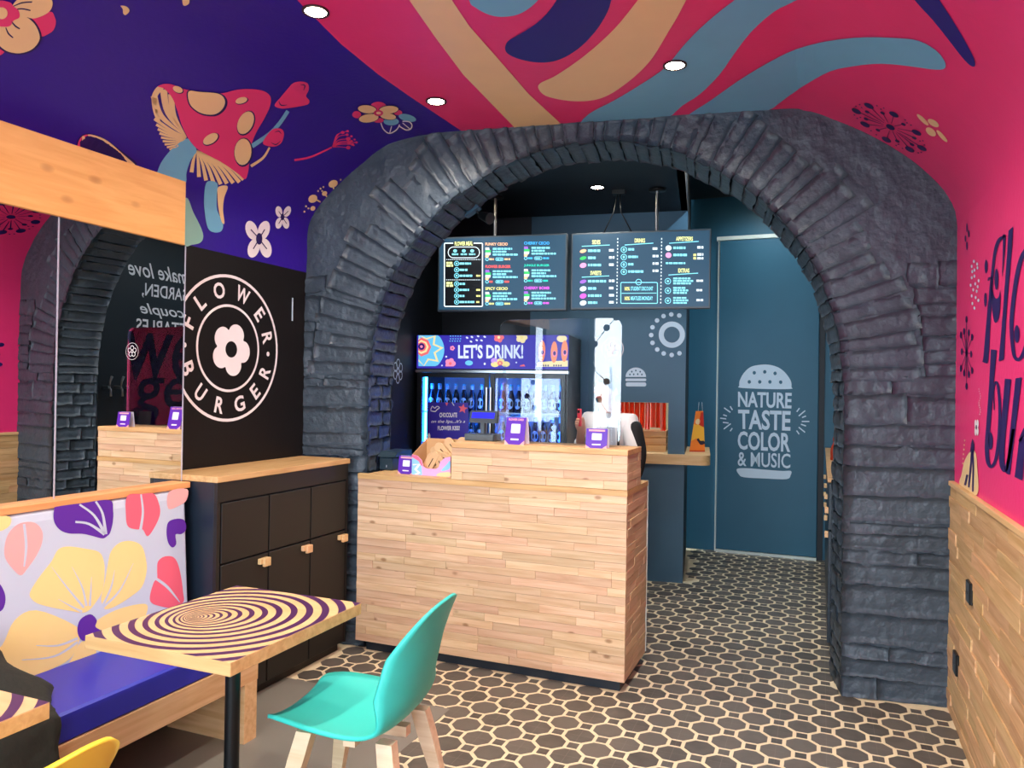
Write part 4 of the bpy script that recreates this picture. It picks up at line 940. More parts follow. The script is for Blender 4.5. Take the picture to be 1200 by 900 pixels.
# ================================================================== CHAIRS
def chair(loc, rz, shellmat, label):
    t = thing('shell_chair', label, 'chair', loc, rz, 'moulded shell chairs with pale wooden legs')
    T = WM[t.name]
    prof = [(.235, .418, .12), (.245, .432, .165), (.225, .447, .195), (.15, .450, .222), (.05, .441, .235), (-.05, .436, .24), (-.12, .445, .24), (-.17, .475, .238), (-.2, .53, .234), (-.218, .60, .226), (-.235, .67, .216), (-.252, .74, .2), (-.266, .79, .172), (-.275, .822, .12), (-.278, .832, .05)]
    prof = spline(prof, 3, False); nv = 14; vs = []
    for i, (x, z, w_) in enumerate(prof):
        up = min(1, max(0, (z - .45) / .12)) if x < 0 else 0
        for j in range(nv + 1):
            v = -1 + 2 * j / nv; c = abs(v) ** 2.4
            vs.append(T @ Vector((x + c * (.07 * up * max(0, min(1, (.83 - z) / .14))), w_ * v * (1 - .06 * c), z + c * (.028 * (1 - up)) )))
    nn = nv + 1; fs = [(i * nn + j, i * nn + j + 1, (i + 1) * nn + j + 1, (i + 1) * nn + j) for i in range(len(prof) - 1) for j in range(nv)]
    o = MB().use(shellmat).add(vs, fs, True).build('shell', parent=t)
    md = o.modifiers.new('thick', 'SOLIDIFY'); md.thickness = .011; md.offset = 0
    LEG = M.setdefault('legwood', wood('chair_leg_wood', 'EAD3B0', 'D8BB92', var=.04, knots=False))
    for sx in (1, -1):
        for sy in (1, -1):
            mb = MB(T).use(LEG)
            a, b = Vector((.135 * sx - .01, .13 * sy, .425)), Vector((.225 * sx - .01, .215 * sy, 0)); d = (b - a).normalized()
            u = Vector((1, 0, 0)); vv = Vector((0, 1, 0)); vs = []
            for p, hw in ((a, .026), (a.lerp(b, .2), .027), (b, .013)):
                vs += [p + u * hw + vv * hw * .8, p - u * hw + vv * hw * .8, p - u * hw - vv * hw * .8, p + u * hw - vv * hw * .8]
            mb.add(vs, [(k + 4 * r, (k + 1) % 4 + 4 * r, (k + 1) % 4 + 4 * r + 4, k + 4 * r + 4) for r in range(2) for k in range(4)] + [(3, 2, 1, 0), (8, 9, 10, 11)]); mb.build('leg', parent=t)
    mb = MB(T).use(LEG)
    mb.box(-.16, .12, -.018, .018, .392, .424).box(-.04, .0, -.13, .13, .392, .424); mb.build('seat_frame', parent=t)
    return t
TURQ = paint('turquoise_plastic', '38C0B2', .42, vary=.02, spec=.4); YELP = paint('yellow_plastic', 'F0D23C', .38, vary=.02, spec=.4)
chair((-1.36, 2.12, 0), math.radians(186), TURQ, 'turquoise shell chair with pale wooden legs pulled up to the ripple table')
chair((-1.505, .925, 0), math.radians(186), YELP, 'yellow shell chair whose back shows at the lower left edge')

# ================================================================== JACKET
JK = paint('dark_green_black_cloth', '20211A', .85, vary=.5, scale=9, bump=.6, bscale=30)
pp_ = spline([(-2.56, .70), (-2.52, .67), (-2.44, .60), (-2.34, .55), (-2.24, .53), (-2.185, .48), (-2.16, .38), (-2.15, .25), (-2.155, .1)], 4, False); vs = []; ny = 26
for i, (x, z) in enumerate(pp_):
    for j in range(ny + 1):
        y = .95 + (.74 + .12 * min(1, max(0, (-2.2 - x) / .2))) * j / ny; e = min(1, (1 - j / ny) * 5); k = noise.noise(Vector((x * 7, y * 9, z * 4))) * .035 + noise.noise(Vector((x * 18, y * 22, z * 12))) * .012
        zz = .458 + (z - .458) * (e * .85 + .15) if z > .458 else z
        vs.append((x + (k * .5 if z < .5 else 0) + (.012 if z < .5 else 0), y + k - .10 * max(0, .45 - z) * (j / ny), max(zz + (k * e if z > .5 else 0), .462 if x < -2.2 else 0)))
nn = ny + 1
jo = MB().use(JK).add(vs, [(i * nn + j, i * nn + j + 1, (i + 1) * nn + j + 1, (i + 1) * nn + j) for i in range(len(pp_) - 1) for j in range(ny)], True).build('jacket')
md = jo.modifiers.new('thick', 'SOLIDIFY'); md.thickness = .012; md.offset = 1
place(jo, (-2.3, 1.3, .46)); tag(jo, 'dark jacket draped over the blue bench seat at the left edge', 'jacket')
# ================================================================== LIGHTS OF THE PLACE, PLUS ADDED UNSEEN SPOTLIGHTS
LAMP = glow('warm_lamp_glass', 'FFE9C4', 60.0)
RINGM = paint('dark_lamp_ring', '3A2A2A', .4)
def downlight(p, label, power, size=2.75, blend=.9, col=(1, .93, .83)):
    t = thing('ceiling_spotlight', label, 'spotlight', p, 0, 'recessed ceiling spotlights')
    x, y, z = p
    mb = MB().use(RINGM); mb.lathe([(.052, 0), (.052, -.006), (.042, -.006), (.042, 0)], p, 24); mb.build('bezel', parent=t)
    MB().use(LAMP).lathe([(.001, -.0065), (.041, -.0045), (.041, -.001), (.001, -.001)], p, 20).build('lamp', parent=t)
    l = bpy.data.lights.new('spot_beam', 'SPOT'); l.energy = power; l.spot_size = size; l.spot_blend = blend; l.color = col; l.shadow_soft_size = .035
    o = bpy.data.objects.new('spot_beam', l); COL.objects.link(o); o.parent = t; o.location = (0, 0, -.012)
SPOT = 62
for x, y, lb in ((-1.815, 2.42, 'recessed spotlight on the purple and pink edge at the top of the photo'), (-1.808, 3.396, 'recessed spotlight in the pink ceiling left of the cream stripe near the arch'), (-.614, 3.375, 'recessed spotlight on the light blue swirl near the arch'),
                 (-.614, 2.42, 'added recessed spotlight, out of view in the pink ceiling over the open floor'), (-1.815, 1.45, 'added recessed spotlight, out of view above the ripple table'), (-.614, 1.45, 'added recessed spotlight, out of view in the pink ceiling near the shop window, right row'), (-1.815, .45, 'added recessed spotlight, out of view above the left cut-off table'), (-.614, .45, 'added recessed spotlight, out of view nearest the shop window, right row')):
    downlight((x, y, CEIL - .001), lb, SPOT * (.55 if x < -1 and y < 3 else 1))  # spots after the seen ones are out of view, added to brighten the room
downlight((-1.453, 5.112, BCZ), 'recessed spotlight in the dark ceiling behind the arch', 22)
downlight((-2.35, 4.75, BCZ), 'added recessed spotlight, out of view in the dark ceiling above the left screen', 14, col=(.8, .9, 1))  # unseen spot added to light the back room
downlight((-.5, 5.7, 3.32), 'added recessed spotlight, hidden in the corridor ceiling before the far door', 75, col=(.75, .9, 1))  # lamp hidden by the arch, added to light the teal door
downlight((-.45, 6.85, 3.32), 'added recessed spotlight, hidden in the corridor ceiling right at the far door', 34, col=(.8, .93, 1))  # second hidden lamp, added to keep the door top bright
downlight(tuple(QM @ Vector((-1.45, 2.42, BCZ))), 'recessed spotlight inside the kitchen behind the hatch', 60)

# ================================================================== MENU SCREENS
SCR = glow('menu_screen_glass', '2C5672', .55); SCRD = glow('menu_screen_dark', '060B16', .3)
BEZ = paint('grey_bezel', '4A565E', .35)
CY = {k: glow('screen_' + k, v, 1.0) for k, v in dict(white='DDEFF8', cyan='86E6FA', lime='E9F0A0', orange='FFC090', red='FF5A55', blue='3FB4FF', teal='22D8B8', yellow='F2EF8C', magenta='E05AF0', green='30C060', pinkish='F79AC8', purple='9A62E8').items()}
def screen(sl, sr, z0, z1, label, t=1.3):
    p = QM @ Vector(((sl + sr) / 2, t, z0)); o = thing('menu_screen', label, 'screen', p, SL, 'menu screens above the counter')
    MB(QM).use(BEZ).box(sl, sr, t, t + .045, z0, z1, .003).build('housing', parent=o)
    pn = MB(QM).use(SCR).box(sl + .012, sr - .012, t - .002, t, z0 + .014, z1 - .012).build('display', parent=o)
    return o, pn
s1, d1 = screen(-2.842, -1.874, 2.056, 2.606, 'left menu screen listing burgers, with a boxed meal panel')
s2, d2 = screen(-1.844, -.881, 2.06, 2.603, 'right menu screen with sides, drinks, appetizers and extras')
for (o, s, ztop) in ((s1, -2.42, 2.606), (s2, -1.25, 2.603)):
    MB(QM).use(METAL).cyl((s, 1.345, 2.4), (s, 1.345, BCZ - .01), .012).build('ceiling_pole', parent=o)
    MB(QM).use(DMETAL).lathe([(.06, -.012), (.06, 0), (.02, 0)], (s, 1.345, BCZ - .001), 20).build('ceiling_flange', parent=o)
mb = MB(QM).use(DMETAL); mb.tube([(-1.62, 1.33, 2.60), (-1.55, 1.33, 2.75), (-1.52, 1.33, 2.895)], .004).tube([(-1.42, 1.33, 2.60), (-1.50, 1.33, 2.75), (-1.51, 1.33, 2.895)], .004).box(-1.56, -1.47, 1.30, 1.36, 2.87, 2.9); mb.build('cable', parent=s2)
def on_scr(px, py, k=1): return at_q(px, py, 1.298) - QN * (.0006 * k)
class Sheet:
    def __init__(s, z): s.z = z; s.mb = MB()
    def text(s, col, txt, x0, y0, x1, y1, bold=.02):
        q = [on_scr(*zoomed([p], s.z)[0], 2) for p in ((x0, y0), (x1, y0), (x1, y1), (x0, y1))]; s.mb.use(CY[col]); put_text(s.mb, txt, quad(*q), bold)
    def poly(s, col, pts, k=2): s.mb.use(CY[col] if isinstance(col, str) else col).flat(zoomed(pts, s.z), lambda a, b: on_scr(a, b, k))
    def bars(s, col, x0, x1, y, h=11, seed=1):
        r = random.Random(seed + int(x0 + y)); x = x0
        while x < x1 - 6:
            w_ = min(x1 - x, 14 + r.random() * 26); s.poly(col, [(x, y - h / 2), (x + w_, y - h / 2), (x + w_, y + h / 2), (x, y + h / 2)]); x += w_ + 5
    def ring(s, col, x, y, r, w_=5):
        c = zoomed([(x, y)], s.z)[0]; s.mb.use(CY[col]); ring(s.mb, lambda a, b: on_scr(a, b, 2), c[0], c[1], (r - w_) / s.z[0], r / s.z[0], 24)
    def frame(s, col, x0, y0, x1, y1, w_=7, r=14):
        A, B = zoomed(rrect(x0, y0, x1, y1, r), s.z), zoomed(rrect(x0 + w_, y0 + w_, x1 - w_, y1 - w_, max(2, r - w_)), s.z); s.mb.use(CY[col]); strip(s.mb, lambda a, b: on_scr(a, b, 2), A, B)
A = Sheet((1200 / 170, 510, 260))
A.poly(SCRD, rrect(70, 168, 398, 708, 14), 1)
A.frame('white', 72, 172, 396, 704, 9); A.poly(SCRD, [(150, 165), (318, 165), (318, 195), (150, 195)], 3)
A.mb.use(CY['lime']); put_text(A.mb, 'FLOWER MEAL', quad(*[on_scr(*zoomed([p], A.z)[0], 4) for p in ((162, 164), (312, 160), (312, 196), (162, 198))]), .03)
A.frame('white', 105, 205, 370, 300, 6, 46)
for x in (165, 237, 306): A.poly('cyan', ell(x, 240, 16, 13)); A.bars('cyan', x - 26, x + 26, 268, 14)
for y in (312, 480):
    for k in range(22): A.poly('white', [(92 + k * 13, y - 3), (99 + k * 13, y - 3), (99 + k * 13, y + 3), (92 + k * 13, y + 3)])
for y in (340, 506): A.bars('lime', 92, 142, y, 18); A.bars('lime', 92, 148, y + 22, 18)
for i, (y, w_) in enumerate(((345, 95), (397, 65), (446, 105), (513, 45), (563, 78), (613, 42), (663, 122))):
    A.ring('cyan', 178, y, 21); A.poly('cyan', ell(178, y, 8, 8)); A.bars('cyan', 202, 202 + w_, y, 17)
    if i in (2, 4, 5, 6): A.bars('yellow', 340, 374, y, 14)
for x, y, c, nm in ((415, 185, 'orange', 'FUNKY CECIO'), (735, 177, 'blue', 'CHERRY CECIO'), (415, 371, 'red', 'FLOWER BURGER'), (735, 363, 'teal', 'JUNGLE BURGER'), (415, 553, 'yellow', 'SPICY CECIO'), (735, 548, 'magenta', 'CHERRY BOMB')):
    A.text(c, nm, x, y - 13, x + (185 if 'CE' in nm and c != 'blue' else 210), y + 11, .025)
    cc = ['purple' if c in ('blue', 'red', 'magenta') else 'white', 'green', 'white', 'orange']
    for k in range(4):
        hw = (30, 44, 44, 34)[k]; A.poly(cc[k], [(x, y + 27 + k * 21), (x + hw, y + 27 + k * 21), (x + hw + (5, 3, -3, -10)[k], y + 47 + k * 21), (x, y + 47 + k * 21)])
    for k in range(3): A.bars('cyan', x + 62, x + 62 + (160, 120, 205)[k], y + 38 + k * 24, 15)
    A.ring('cyan', x + 14, y + 124, 14); A.bars(c, x + 32, x + 70, y + 124, 15); A.frame('cyan', x + 84, y + 110, x + 150, y + 138, 4, 13); A.bars('cyan', x + 94, x + 140, y + 124, 10); A.bars(c, x + 158, x + 206, y + 124, 15)
A.mb.build('screen_print', parent=d1)
B = Sheet((1200 / 175, 665, 260))
for nm, x0, x1, y, lx0, lx1 in (('SIDES', 198, 264, 163, 115, 340), ('SWEETS', 184, 272, 411, 115, 335), ('DRINKS', 540, 624, 150, 460, 690), ('APPETIZERS', 872, 1008, 136, 818, 1055), ('EXTRAS', 890, 980, 391, 812, 1050)):
    B.text('lime', nm, x0, y - 17, x1, y + 17, .03); dy = -10 if x0 > 500 else -6
    B.poly('cyan', [(lx0, y + 31 - dy / 2 - 3), (lx1, y + 26 + dy / 2 - 3), (lx1, y + 26 + dy / 2 + 3), (lx0, y + 31 - dy / 2 + 3)])
for i, (y, w_, c) in enumerate(((235, 98, 'orange'), (292, 62, 'green'), (350, 105, 'pinkish'), (480, 145, 'purple'), (538, 68, 'white'), (596, 108, 'magenta'), (652, 75, 'white'))):
    B.poly(c, ell(126, y, 27, 14 if i in (0, 1, 3) else 20, -15)); B.bars('cyan', 165, 165 + w_, y - 3, 20); B.bars('white', 334, 378, y - 6, 20)
for y, w_ in ((223, 48), (283, 78), (343, 42), (401, 122)): B.ring('cyan', 453, y, 25); B.poly('cyan', ell(453, y, 9, 11)); B.bars('cyan', 488, 488 + w_, y - 2, 19); B.bars('white', 684, 732, y - 8, 19)
for x in (404, 757):
    for k in range(20): B.poly('white', [(x - 4 - k * .4, 130 + k * 27), (x + 4 - k * .4, 130 + k * 27), (x + 4 - k * .4, 143 + k * 27), (x - 4 - k * .4, 143 + k * 27)])
B.frame('cyan', 426, 484, 726, 658, 6, 12); B.poly('cyan', [(435, 572), (716, 570), (716, 575), (435, 577)]); B.ring('cyan', 572, 484, 25)
B.text('yellow', '10%', 460, 522, 500, 552, .03); B.text('cyan', 'STUDENT DISCOUNT', 508, 520, 688, 552, .02)
B.text('yellow', '10%', 460, 600, 500, 630, .03); B.text('cyan', 'MEATLESS MONDAY', 508, 598, 686, 630, .02)
for y, w_, c in ((211, 102, 'white'), (268, 110, 'pinkish')): B.poly(c, ell(812, y, 24, 22)); B.bars('cyan', 850, 850 + w_, y - 2, 20); B.bars('white', 1043, 1092, y - 6, 20)
B.bars('yellow', 1012, 1034, 266, 18); B.bars('yellow', 1012, 1034, 293, 18); B.bars('white', 1043, 1092, 293, 18); B.bars('cyan', 790, 955, 332, 14)
for y in (477, 553, 633):
    B.ring('cyan', 807, y, 25); B.poly('cyan', ell(807, y, 9, 9))
    for k, w_ in enumerate((145, 160, 150)): B.bars('cyan', 850, 850 + w_ - (40 if y > 500 else 0), y - 22 + k * 20, 14)
    B.bars('white', 1036, 1090, y - 4, 17)
B.mb.build('screen_print', parent=d2)

# ================================================================== DRINKS FRIDGE
FT, FS0, FS1, FZ = 1.4, -3.032, -1.872, 1.89
fr = thing('drinks_fridge', 'double-door glass drinks fridge with a lit purple header sign', 'fridge', QM @ Vector(((FS0 + FS1) / 2, FT + .3, 0)), SL)
FB = paint('fridge_black', '101418', .4); FI = paint('fridge_inside_white', 'A8CCF2', .5)
mb = MB(QM).use(FB); mb.box(FS0, FS0 + .035, FT, FT + .58, .0, FZ).box(FS1 - .035, FS1, FT, FT + .58, 0, FZ).box(FS0, FS1, FT + .55, FT + .58, 0, FZ).box(FS0 + .035, FS1 - .035, FT + .02, FT + .55, FZ - .27, FZ).box(FS0 + .035, FS1 - .035, FT, FT + .55, 0, .2); mb.build('cabinet', parent=fr)
MB(QM).use(FI).box(FS0 + .035, FS1 - .035, FT + .535, FT + .549, .2, 1.6).build('inner_back', parent=fr)
LED = glow('fridge_led', '2478FF', 46.0)
for s in (FS0 + .045, (FS0 + FS1) / 2, FS1 - .045): MB(QM).use(LED).box(s - .007, s + .007, FT + .07, FT + .085, .25, 1.58).build('led_strip', parent=fr)
HEAD = glow('header_sign_purple', '3A2FB8', .55)
hz0, hz1 = 1.637, 1.887
hd = MB(QM).use(HEAD).box(FS0 - .002, FS1 + .002, FT - .012, FT + .02, hz0, hz1, .002).build('header_sign', parent=fr)
MB(QM).use(METAL).box(FS0 - .005, FS1 + .01, FT - .03, FT + .02, hz0 - .032, hz0 - .01, .003).build('top_rail', parent=fr)
G = {k: glow('sign_' + k, v, .75) for k, v in dict(white='D3DCF8', blue='66BEEA', red='E8686E', cream='EBD9A0', pink='F28AB0', dark='241269', yellow='E8D58A', orange='F08A62', violet='B88AE0').items()}
ZH = (7.5, 480, 380)
def on_hd(px, py, k=1): return at_q(px, py, FT - .0125) - QN * (.0006 * k)
mb = MB()
def hp(c, pts, k=1, z=ZH):
    pts = zoomed(pts, z); mb.use(G[c]).flat(pts, lambda a, b: on_hd(a, b, k))
def clip_l(pts): return [(max(p[0], 78), min(max(p[1], 98), 368)) for p in pts]
hp('blue', clip_l(ell(110, 225, 195, 190, 0, 40)), 1)
star = [(110 + (190 if k % 2 else 125) * math.cos(math.pi * k / 8 + .3), 222 + (170 if k % 2 else 105) * math.sin(math.pi * k / 8 + .3)) for k in range(16)]
def stripk(c, A_, B_, k): mb.use(G[c]); strip(mb, lambda a, b: on_hd(a, b, k), zoomed(A_, ZH), zoomed(B_, ZH))
stripk('cream', clip_l(star), clip_l([(110 + (x - 110) * .84, 222 + (y - 222) * .84) for x, y in star]), 2)
hp('red', clip_l(ell(102, 200, 88, 84, 0, 8)), 3); hp('cream', clip_l(ell(102, 200, 66, 62, 0, 8)), 4); hp('red', ell(104, 198, 46, 44, 0, 8) if 0 else clip_l(ell(104, 198, 46, 44, 0, 8)), 5); hp('dark', clip_l(ell(106, 196, 28, 30)), 6); hp('pink', clip_l(ell(106, 196, 12, 12)), 7)
def bloom(c, x, y, r, c2='cream', k=1):
    for i in range(5): hp(c, [(px, min(max(py, 98), 370)) for px, py in ell(x + r * .6 * math.cos(i * 1.257), y + r * .6 * math.sin(i * 1.257), r * .5, r * .5, 0, 12)], k)
    hp(c2, [(px, min(max(py, 98), 370)) for px, py in ell(x, y, r * .3, r * .3, 0, 10)], k + 1)
bloom('pink', 376, 210, 20, 'dark'); bloom('pink', 358, 345, 44, 'red'); bloom('red', 785, 115, 42, 'cream'); bloom('cream', 985, 115, 48, 'yellow'); bloom('red', 995, 380, 26)
for x, y, rx in ((745, 320, 30), (750, 352, 36), (845, 350, 36), (800, 325, 34)): hp('violet' if x == 745 else 'yellow', ell(x, y, rx, 24), 1)
hp('red', ell(795, 342, 24, 20), 2); hp('yellow', ell(795, 342, 9, 8), 3)
for x, y in ((505, 118), (548, 112), (602, 104), (540, 152), (590, 140), (632, 142), (660, 110)): hp('white', [(px, max(py, 98)) for px, py in ell(x, y, 12, 8, 30)])
for x in range(350, 440, 22):
    for y in (104, 128, 148): hp('blue', ell(x + (y % 3) * 5, y, 6, 5, 0, 8))
hp('blue', ell(522, 340, 34, 22)); hp('white', ell(660, 348, 9, 11)); hp('white', ell(322, 285, 8, 8)); hp('white', ell(938, 336, 7, 7)); hp('white', ell(285, 362, 7, 7))
ZH2 = (1200 / 280, 480, 380)
hp('cream', [(640, 192), (700, 186), (795, 182), (795, 213), (640, 213)], 1, ZH2)
for x, y in ((665, 135), (726, 140), (778, 135)):
    hp('orange', [(min(a, 796), b) for a, b in ell(x, y, 17, 54, 2)], 2, ZH2); hp('pink', [(min(a, 796), b) for a, b in ell(x + 2, y + 8, 11, 16)], 3, ZH2); hp('dark', ell(x + 2, y + 6, 7, 11), 4, ZH2)
hp('cream', [(a, max(b, 58)) for a, b in ell(765, 72, 26, 18)], 1, ZH2)
for x in (660, 672, 684, 696, 725, 737, 749, 760): hp('dark', ell(x, 207, 4, 5, 0, 8), 3, ZH2)
mb.use(G['white']); put_text(mb, "LET'S DRINK!", quad(*[on_hd(*zoomed([p], ZH)[0], 8) for p in ((428, 178), (1000, 176), (1000, 302), (428, 302))]), .03)
mb.build('sign_print', parent=hd)
smid = (FS0 + FS1) / 2
for k, (a, b) in enumerate(((FS0 + .012, smid - .004), (smid + .004, FS1 - .012))):
    d = MB(QM).use(FB).box(a, a + .035, FT - .03, FT - .002, .2, 1.6, .002).box(b - .035, b, FT - .03, FT - .002, .2, 1.6, .002).box(a + .035, b - .035, FT - .03, FT - .002, 1.57, 1.6).box(a + .035, b - .035, FT - .03, FT - .002, .2, .25).build('door', parent=fr)
    MB(QM).use(GLASS).box(a + .035, b - .035, FT - .018, FT - .014, .25, 1.57).build('glass_pane', parent=d)
    hs = b - .012 if k == 0 else a + .012
    MB(QM).use(METAL).cyl((hs, FT - .05, .75), (hs, FT - .05, 1.5), .011).build('handle', parent=d)
SHZ = (1.312, 1.075, .84, .6)
SHM = paint('shelf_wire', '9FB2C4', .4, metal=.6)
for z in SHZ: MB(QM).use(SHM).box(FS0 + .037, FS1 - .037, FT + .05, FT + .53, z - .008, z).build('shelf', parent=fr)
BOT = paint('dark_bottle_glass', '0C1330', .12, spec=.8); BLB = paint('pale_blue_bottle_label', 'A9CDF2', .5); BCP = paint('blue_bottle_cap', '58B8E8', .35)
def bottle(p, label, rz):
    o = thing('drink_bottle', label, 'bottle', p, rz, 'bottles in the drinks fridge'); return o
proto = bottle((0, 0, 0), '', 0)
MB().use(BOT).lathe([(.027, 0), (.029, .006), (.029, .105), (.026, .125), (.015, .155), (.0125, .17), (.0125, .198)], (0, 0, 0), 14).build('glass', parent=proto)
MB().use(BLB).lathe([(.0132, .168), (.0136, .17), (.0136, .196), (.0132, .198)], (0, 0, 0), 14).build('neck_label', parent=proto)
MB().use(BCP).lathe([(.0145, .196), (.0145, .208), (.012, .212)], (0, 0, 0), 14).build('cap', parent=proto)
mb = MB().use(BLB); pts = []
for k in range(24):
    a = 2 * math.pi * k / 24; u, v = .027 * math.cos(a), .066 + .040 * math.sin(a); pts.append((.0296 * math.sin(u / .0296), -.0296 * math.cos(u / .0296), v))
mb.add(pts + [(0, -.0298, .066)], [(k, (k + 1) % 24, 24) for k in range(24)], True); mb.build('front_label', parent=proto)
ORD = ('first', 'second', 'third', 'fourth', 'fifth', 'sixth', 'seventh', 'eighth', 'ninth')
first = True
for dn, a, b in (('left', FS0 + .075, smid - .05), ('right', smid + .06, FS1 - .07)):
    for sn, z in (('upper', SHZ[0]), ('lower', SHZ[1])):
        for k in range(8):
            if dn == 'left' and sn == 'lower' and k < 5: continue
            s = a + (b - a) * k / 7 + (rnd.random() - .5) * .006
            o = proto if first else copy_tree(proto); first = False
            o.location = QM @ Vector((s, FT + .12 + rnd.random() * .02, z)); o.rotation_euler = (0, 0, SL + (rnd.random() - .5) * .25)
            o['label'] = f'dark bottle, {ORD[k]} from left on the {sn} shelf behind the {dn} fridge door'
# poster on the left door
ps = thing('door_poster', 'purple poster about a chocolate flower kiss on the fridge door', 'poster', at_q(525, 525, FT - .032), SL)
def on_ps(px, py, k=0): return at_q(px, py, FT - .0325) - QN * (.0006 * k)
ZQ = (9, 480, 430)
PPU = paint('poster_purple', '32209A', .4); mb = MB().use(PPU); mb.prism(zoomed([(195, 372), (618, 378), (622, 700), (615, 860), (180, 868), (190, 600)], ZQ), lambda a, b: on_ps(a, b), lambda a, b: on_ps(a, b) + QN * .002); mb.build('sheet', parent=ps)
mb = MB().use(WHITE)
for txt, x0, y0, x1, y1, bd, sh_ in (('CHOCOLATE', 315, 482, 502, 532, .03, 0), ("on the lips...it's a", 228, 556, 585, 600, .005, .3), ('FLOWER KISS!', 296, 622, 528, 668, .03, 0)):
    put_text(mb, txt, quad(*[on_ps(*zoomed([p], ZQ)[0], 1) for p in ((x0, y0), (x1, y0), (x1, y1), (x0, y1))]), bd, sh_)
mb.flat(zoomed(stroke([(222, 455), (240, 415), (265, 435), (290, 415), (315, 430), (290, 450), (268, 470), (222, 462)], 9), ZQ), lambda a, b: on_ps(a, b, 1)); mb.flat(zoomed(stroke([(445, 370), (470, 410)], 8, smooth=False), ZQ), lambda a, b: on_ps(a, b, 1))
mb.flat(zoomed(ell(205, 735, 14, 38), ZQ), lambda a, b: on_ps(a, b, 1)); mb.use(FR)
st = [(562 + (52 if k % 2 == 0 else 24) * math.cos(math.pi * k / 5 - 1.4), 440 + (55 if k % 2 == 0 else 24) * math.sin(math.pi * k / 5 - 1.4)) for k in range(10)]
mb.flat(zoomed(st, ZQ), lambda a, b: on_ps(a, b, 1)); mb.flat(zoomed([(375, 378), (410, 376), (392, 412)], ZQ), lambda a, b: on_ps(a, b, 1)); mb.build('print', parent=ps)

# ================================================================== HATCH, LEDGE, CRATE, STRIPS, BAG
ledge = place(MB(QM).use(BEECH).prism([(-1.695, 1.975), (-1.02, 1.975)] + [(-.94 + .08 * math.cos(a), 2.055 + .08 * math.sin(a)) for a in [-math.pi / 2 + math.pi / 2 * k / 8 for k in range(9)]] + [(-.86, 2.9), (BS + .003, 2.9), (BS + .003, BT - .003), (OP[1] - .003, BT - .003), (OP[1] - .003, BT + .099), (-1.695, BT + .099)], lambda a, b: (a, b, 1.002), lambda a, b: (a, b, .925)).build('serving_ledge'), QM @ Vector((-1.2, 2.0, .925)), SL)
tag(ledge, 'pale wood serving ledge with a rounded corner below the hatch', 'ledge')
cr = thing('slatted_crate', 'pale wooden slatted crate in the serving hatch', 'crate', QM @ Vector((-1.36, 2.28, 1.002)), SL)
for k in range(3): MB(QM).use(TOPW).box(-1.56, -1.20, 2.16, 2.172, 1.006 + k * .058, 1.056 + k * .058, .002).build('slat', parent=cr); MB(QM).use(TOPW).box(-1.56, -1.20, 2.42, 2.432, 1.006 + k * .058, 1.056 + k * .058, .002).build('slat', parent=cr)
for s in (-1.56, -1.212):
    for k in range(3): MB(QM).use(TOPW).box(s, s + .012, 2.172, 2.42, 1.006 + k * .058, 1.056 + k * .058, .002).build('side_slat', parent=cr)
MB(QM).use(TOPW).box(-1.548, -1.212, 2.172, 2.42, 1.003, 1.012).build('bottom', parent=cr)
for a in (-1.545, -1.236):
    for b in (2.173, 2.395): MB(QM).use(TOPW).box(a, a + .022, b, b + .022, 1.003, 1.21).build('corner_post', parent=cr)
REDS = clear('red_plastic_strip', (.95, .16, .05), 1.2); 
mt, nt_, N_, L_, b_ = _nt('red_translucent_plastic'); b_.inputs['Base Color'].default_value = (*lin('FF4A22'), 1); b_.inputs['Roughness'].default_value = .35; b_.inputs['Transmission Weight'].default_value = .5; b_.inputs['Emission Color'].default_value = (1, .1, .03, 1)
REDP = mt
for k in range(11):
    s = -1.655 + k * .0415; p = QM @ Vector((s + .02, BT + .06, 1.39))
    o = MB(QM).use(REDP); z1 = 1.398; z0 = 1.175 + rnd.random() * .03
    o.add([(s + .038 * i / 3, BT + .055 + .012 * math.sin(i * 2.1 + k), z) for z in (z0, z1) for i in range(4)] + [(s + .038 * i / 3, BT + .059 + .012 * math.sin(i * 2.1 + k), z) for z in (z0, z1) for i in range(4)], [(i, i + 1, i + 5, i + 4) for i in range(3)] + [(i + 8, i + 12, i + 13, i + 9) for i in range(3)] + [(0, 4, 12, 8), (3, 11, 15, 7), (0, 8, 9, 1), (1, 9, 10, 2), (2, 10, 11, 3)])
    o = place(o.build('curtain_strip'), p, SL); tag(o, f'red plastic curtain strip in the serving hatch, {(ORD + ("tenth", "eleventh"))[k]} from the left', 'curtain strip', 'red strips in the serving hatch')
KIT = paint('kitchen_cream', 'C9B48A', .6); struct(MB(QM).use(KIT).box(-1.75, BS - .1, 2.75, 2.8, 0, BCZ).build('wall_kitchen_inner'))
# tall orange snack bag on the ledge
bg = thing('snack_bag', 'tall orange and yellow tapering bag on the serving ledge', 'bag', at_z(817, 531, 1.002), SL)
bp = at_z(817, 529, 1.002); bw = bp.copy()
BO = paint('orange_bag', 'F0802A', .35); BYl = paint('yellow_bag', 'F4B53A', .35); BRd = paint('red_bag', 'C8301E', .35); BDk = paint('dark_bag_print', '2A1A30', .4); CWH_ = paint('pale_tie', 'B8C4CC', .4)
BH = .33
def bw_(v): return .064 * (1 - .52 * v)
def bagf(u, v, off=0.0): return bw + CR * (u * bw_(v) + .014 * v) + Vector((0, 0, BH * v)) - QN * (.032 * (1 - v) + .004 + off)
def bagb(u, v): return bw + CR * (u * bw_(v) + .014 * v) + Vector((0, 0, BH * v)) + QN * (.032 * (1 - v) + .004)
MB().use(BO).prism([(-1, 0), (1, 0), (1, .5), (1, 1), (-1, 1), (-1, .5)], lambda u, v: bagf(u, v), bagb).build('pouch', parent=bg)
bf = lambda u, v: bagf(u, v, .0012); bf2 = lambda u, v: bagf(u, v, .0024)
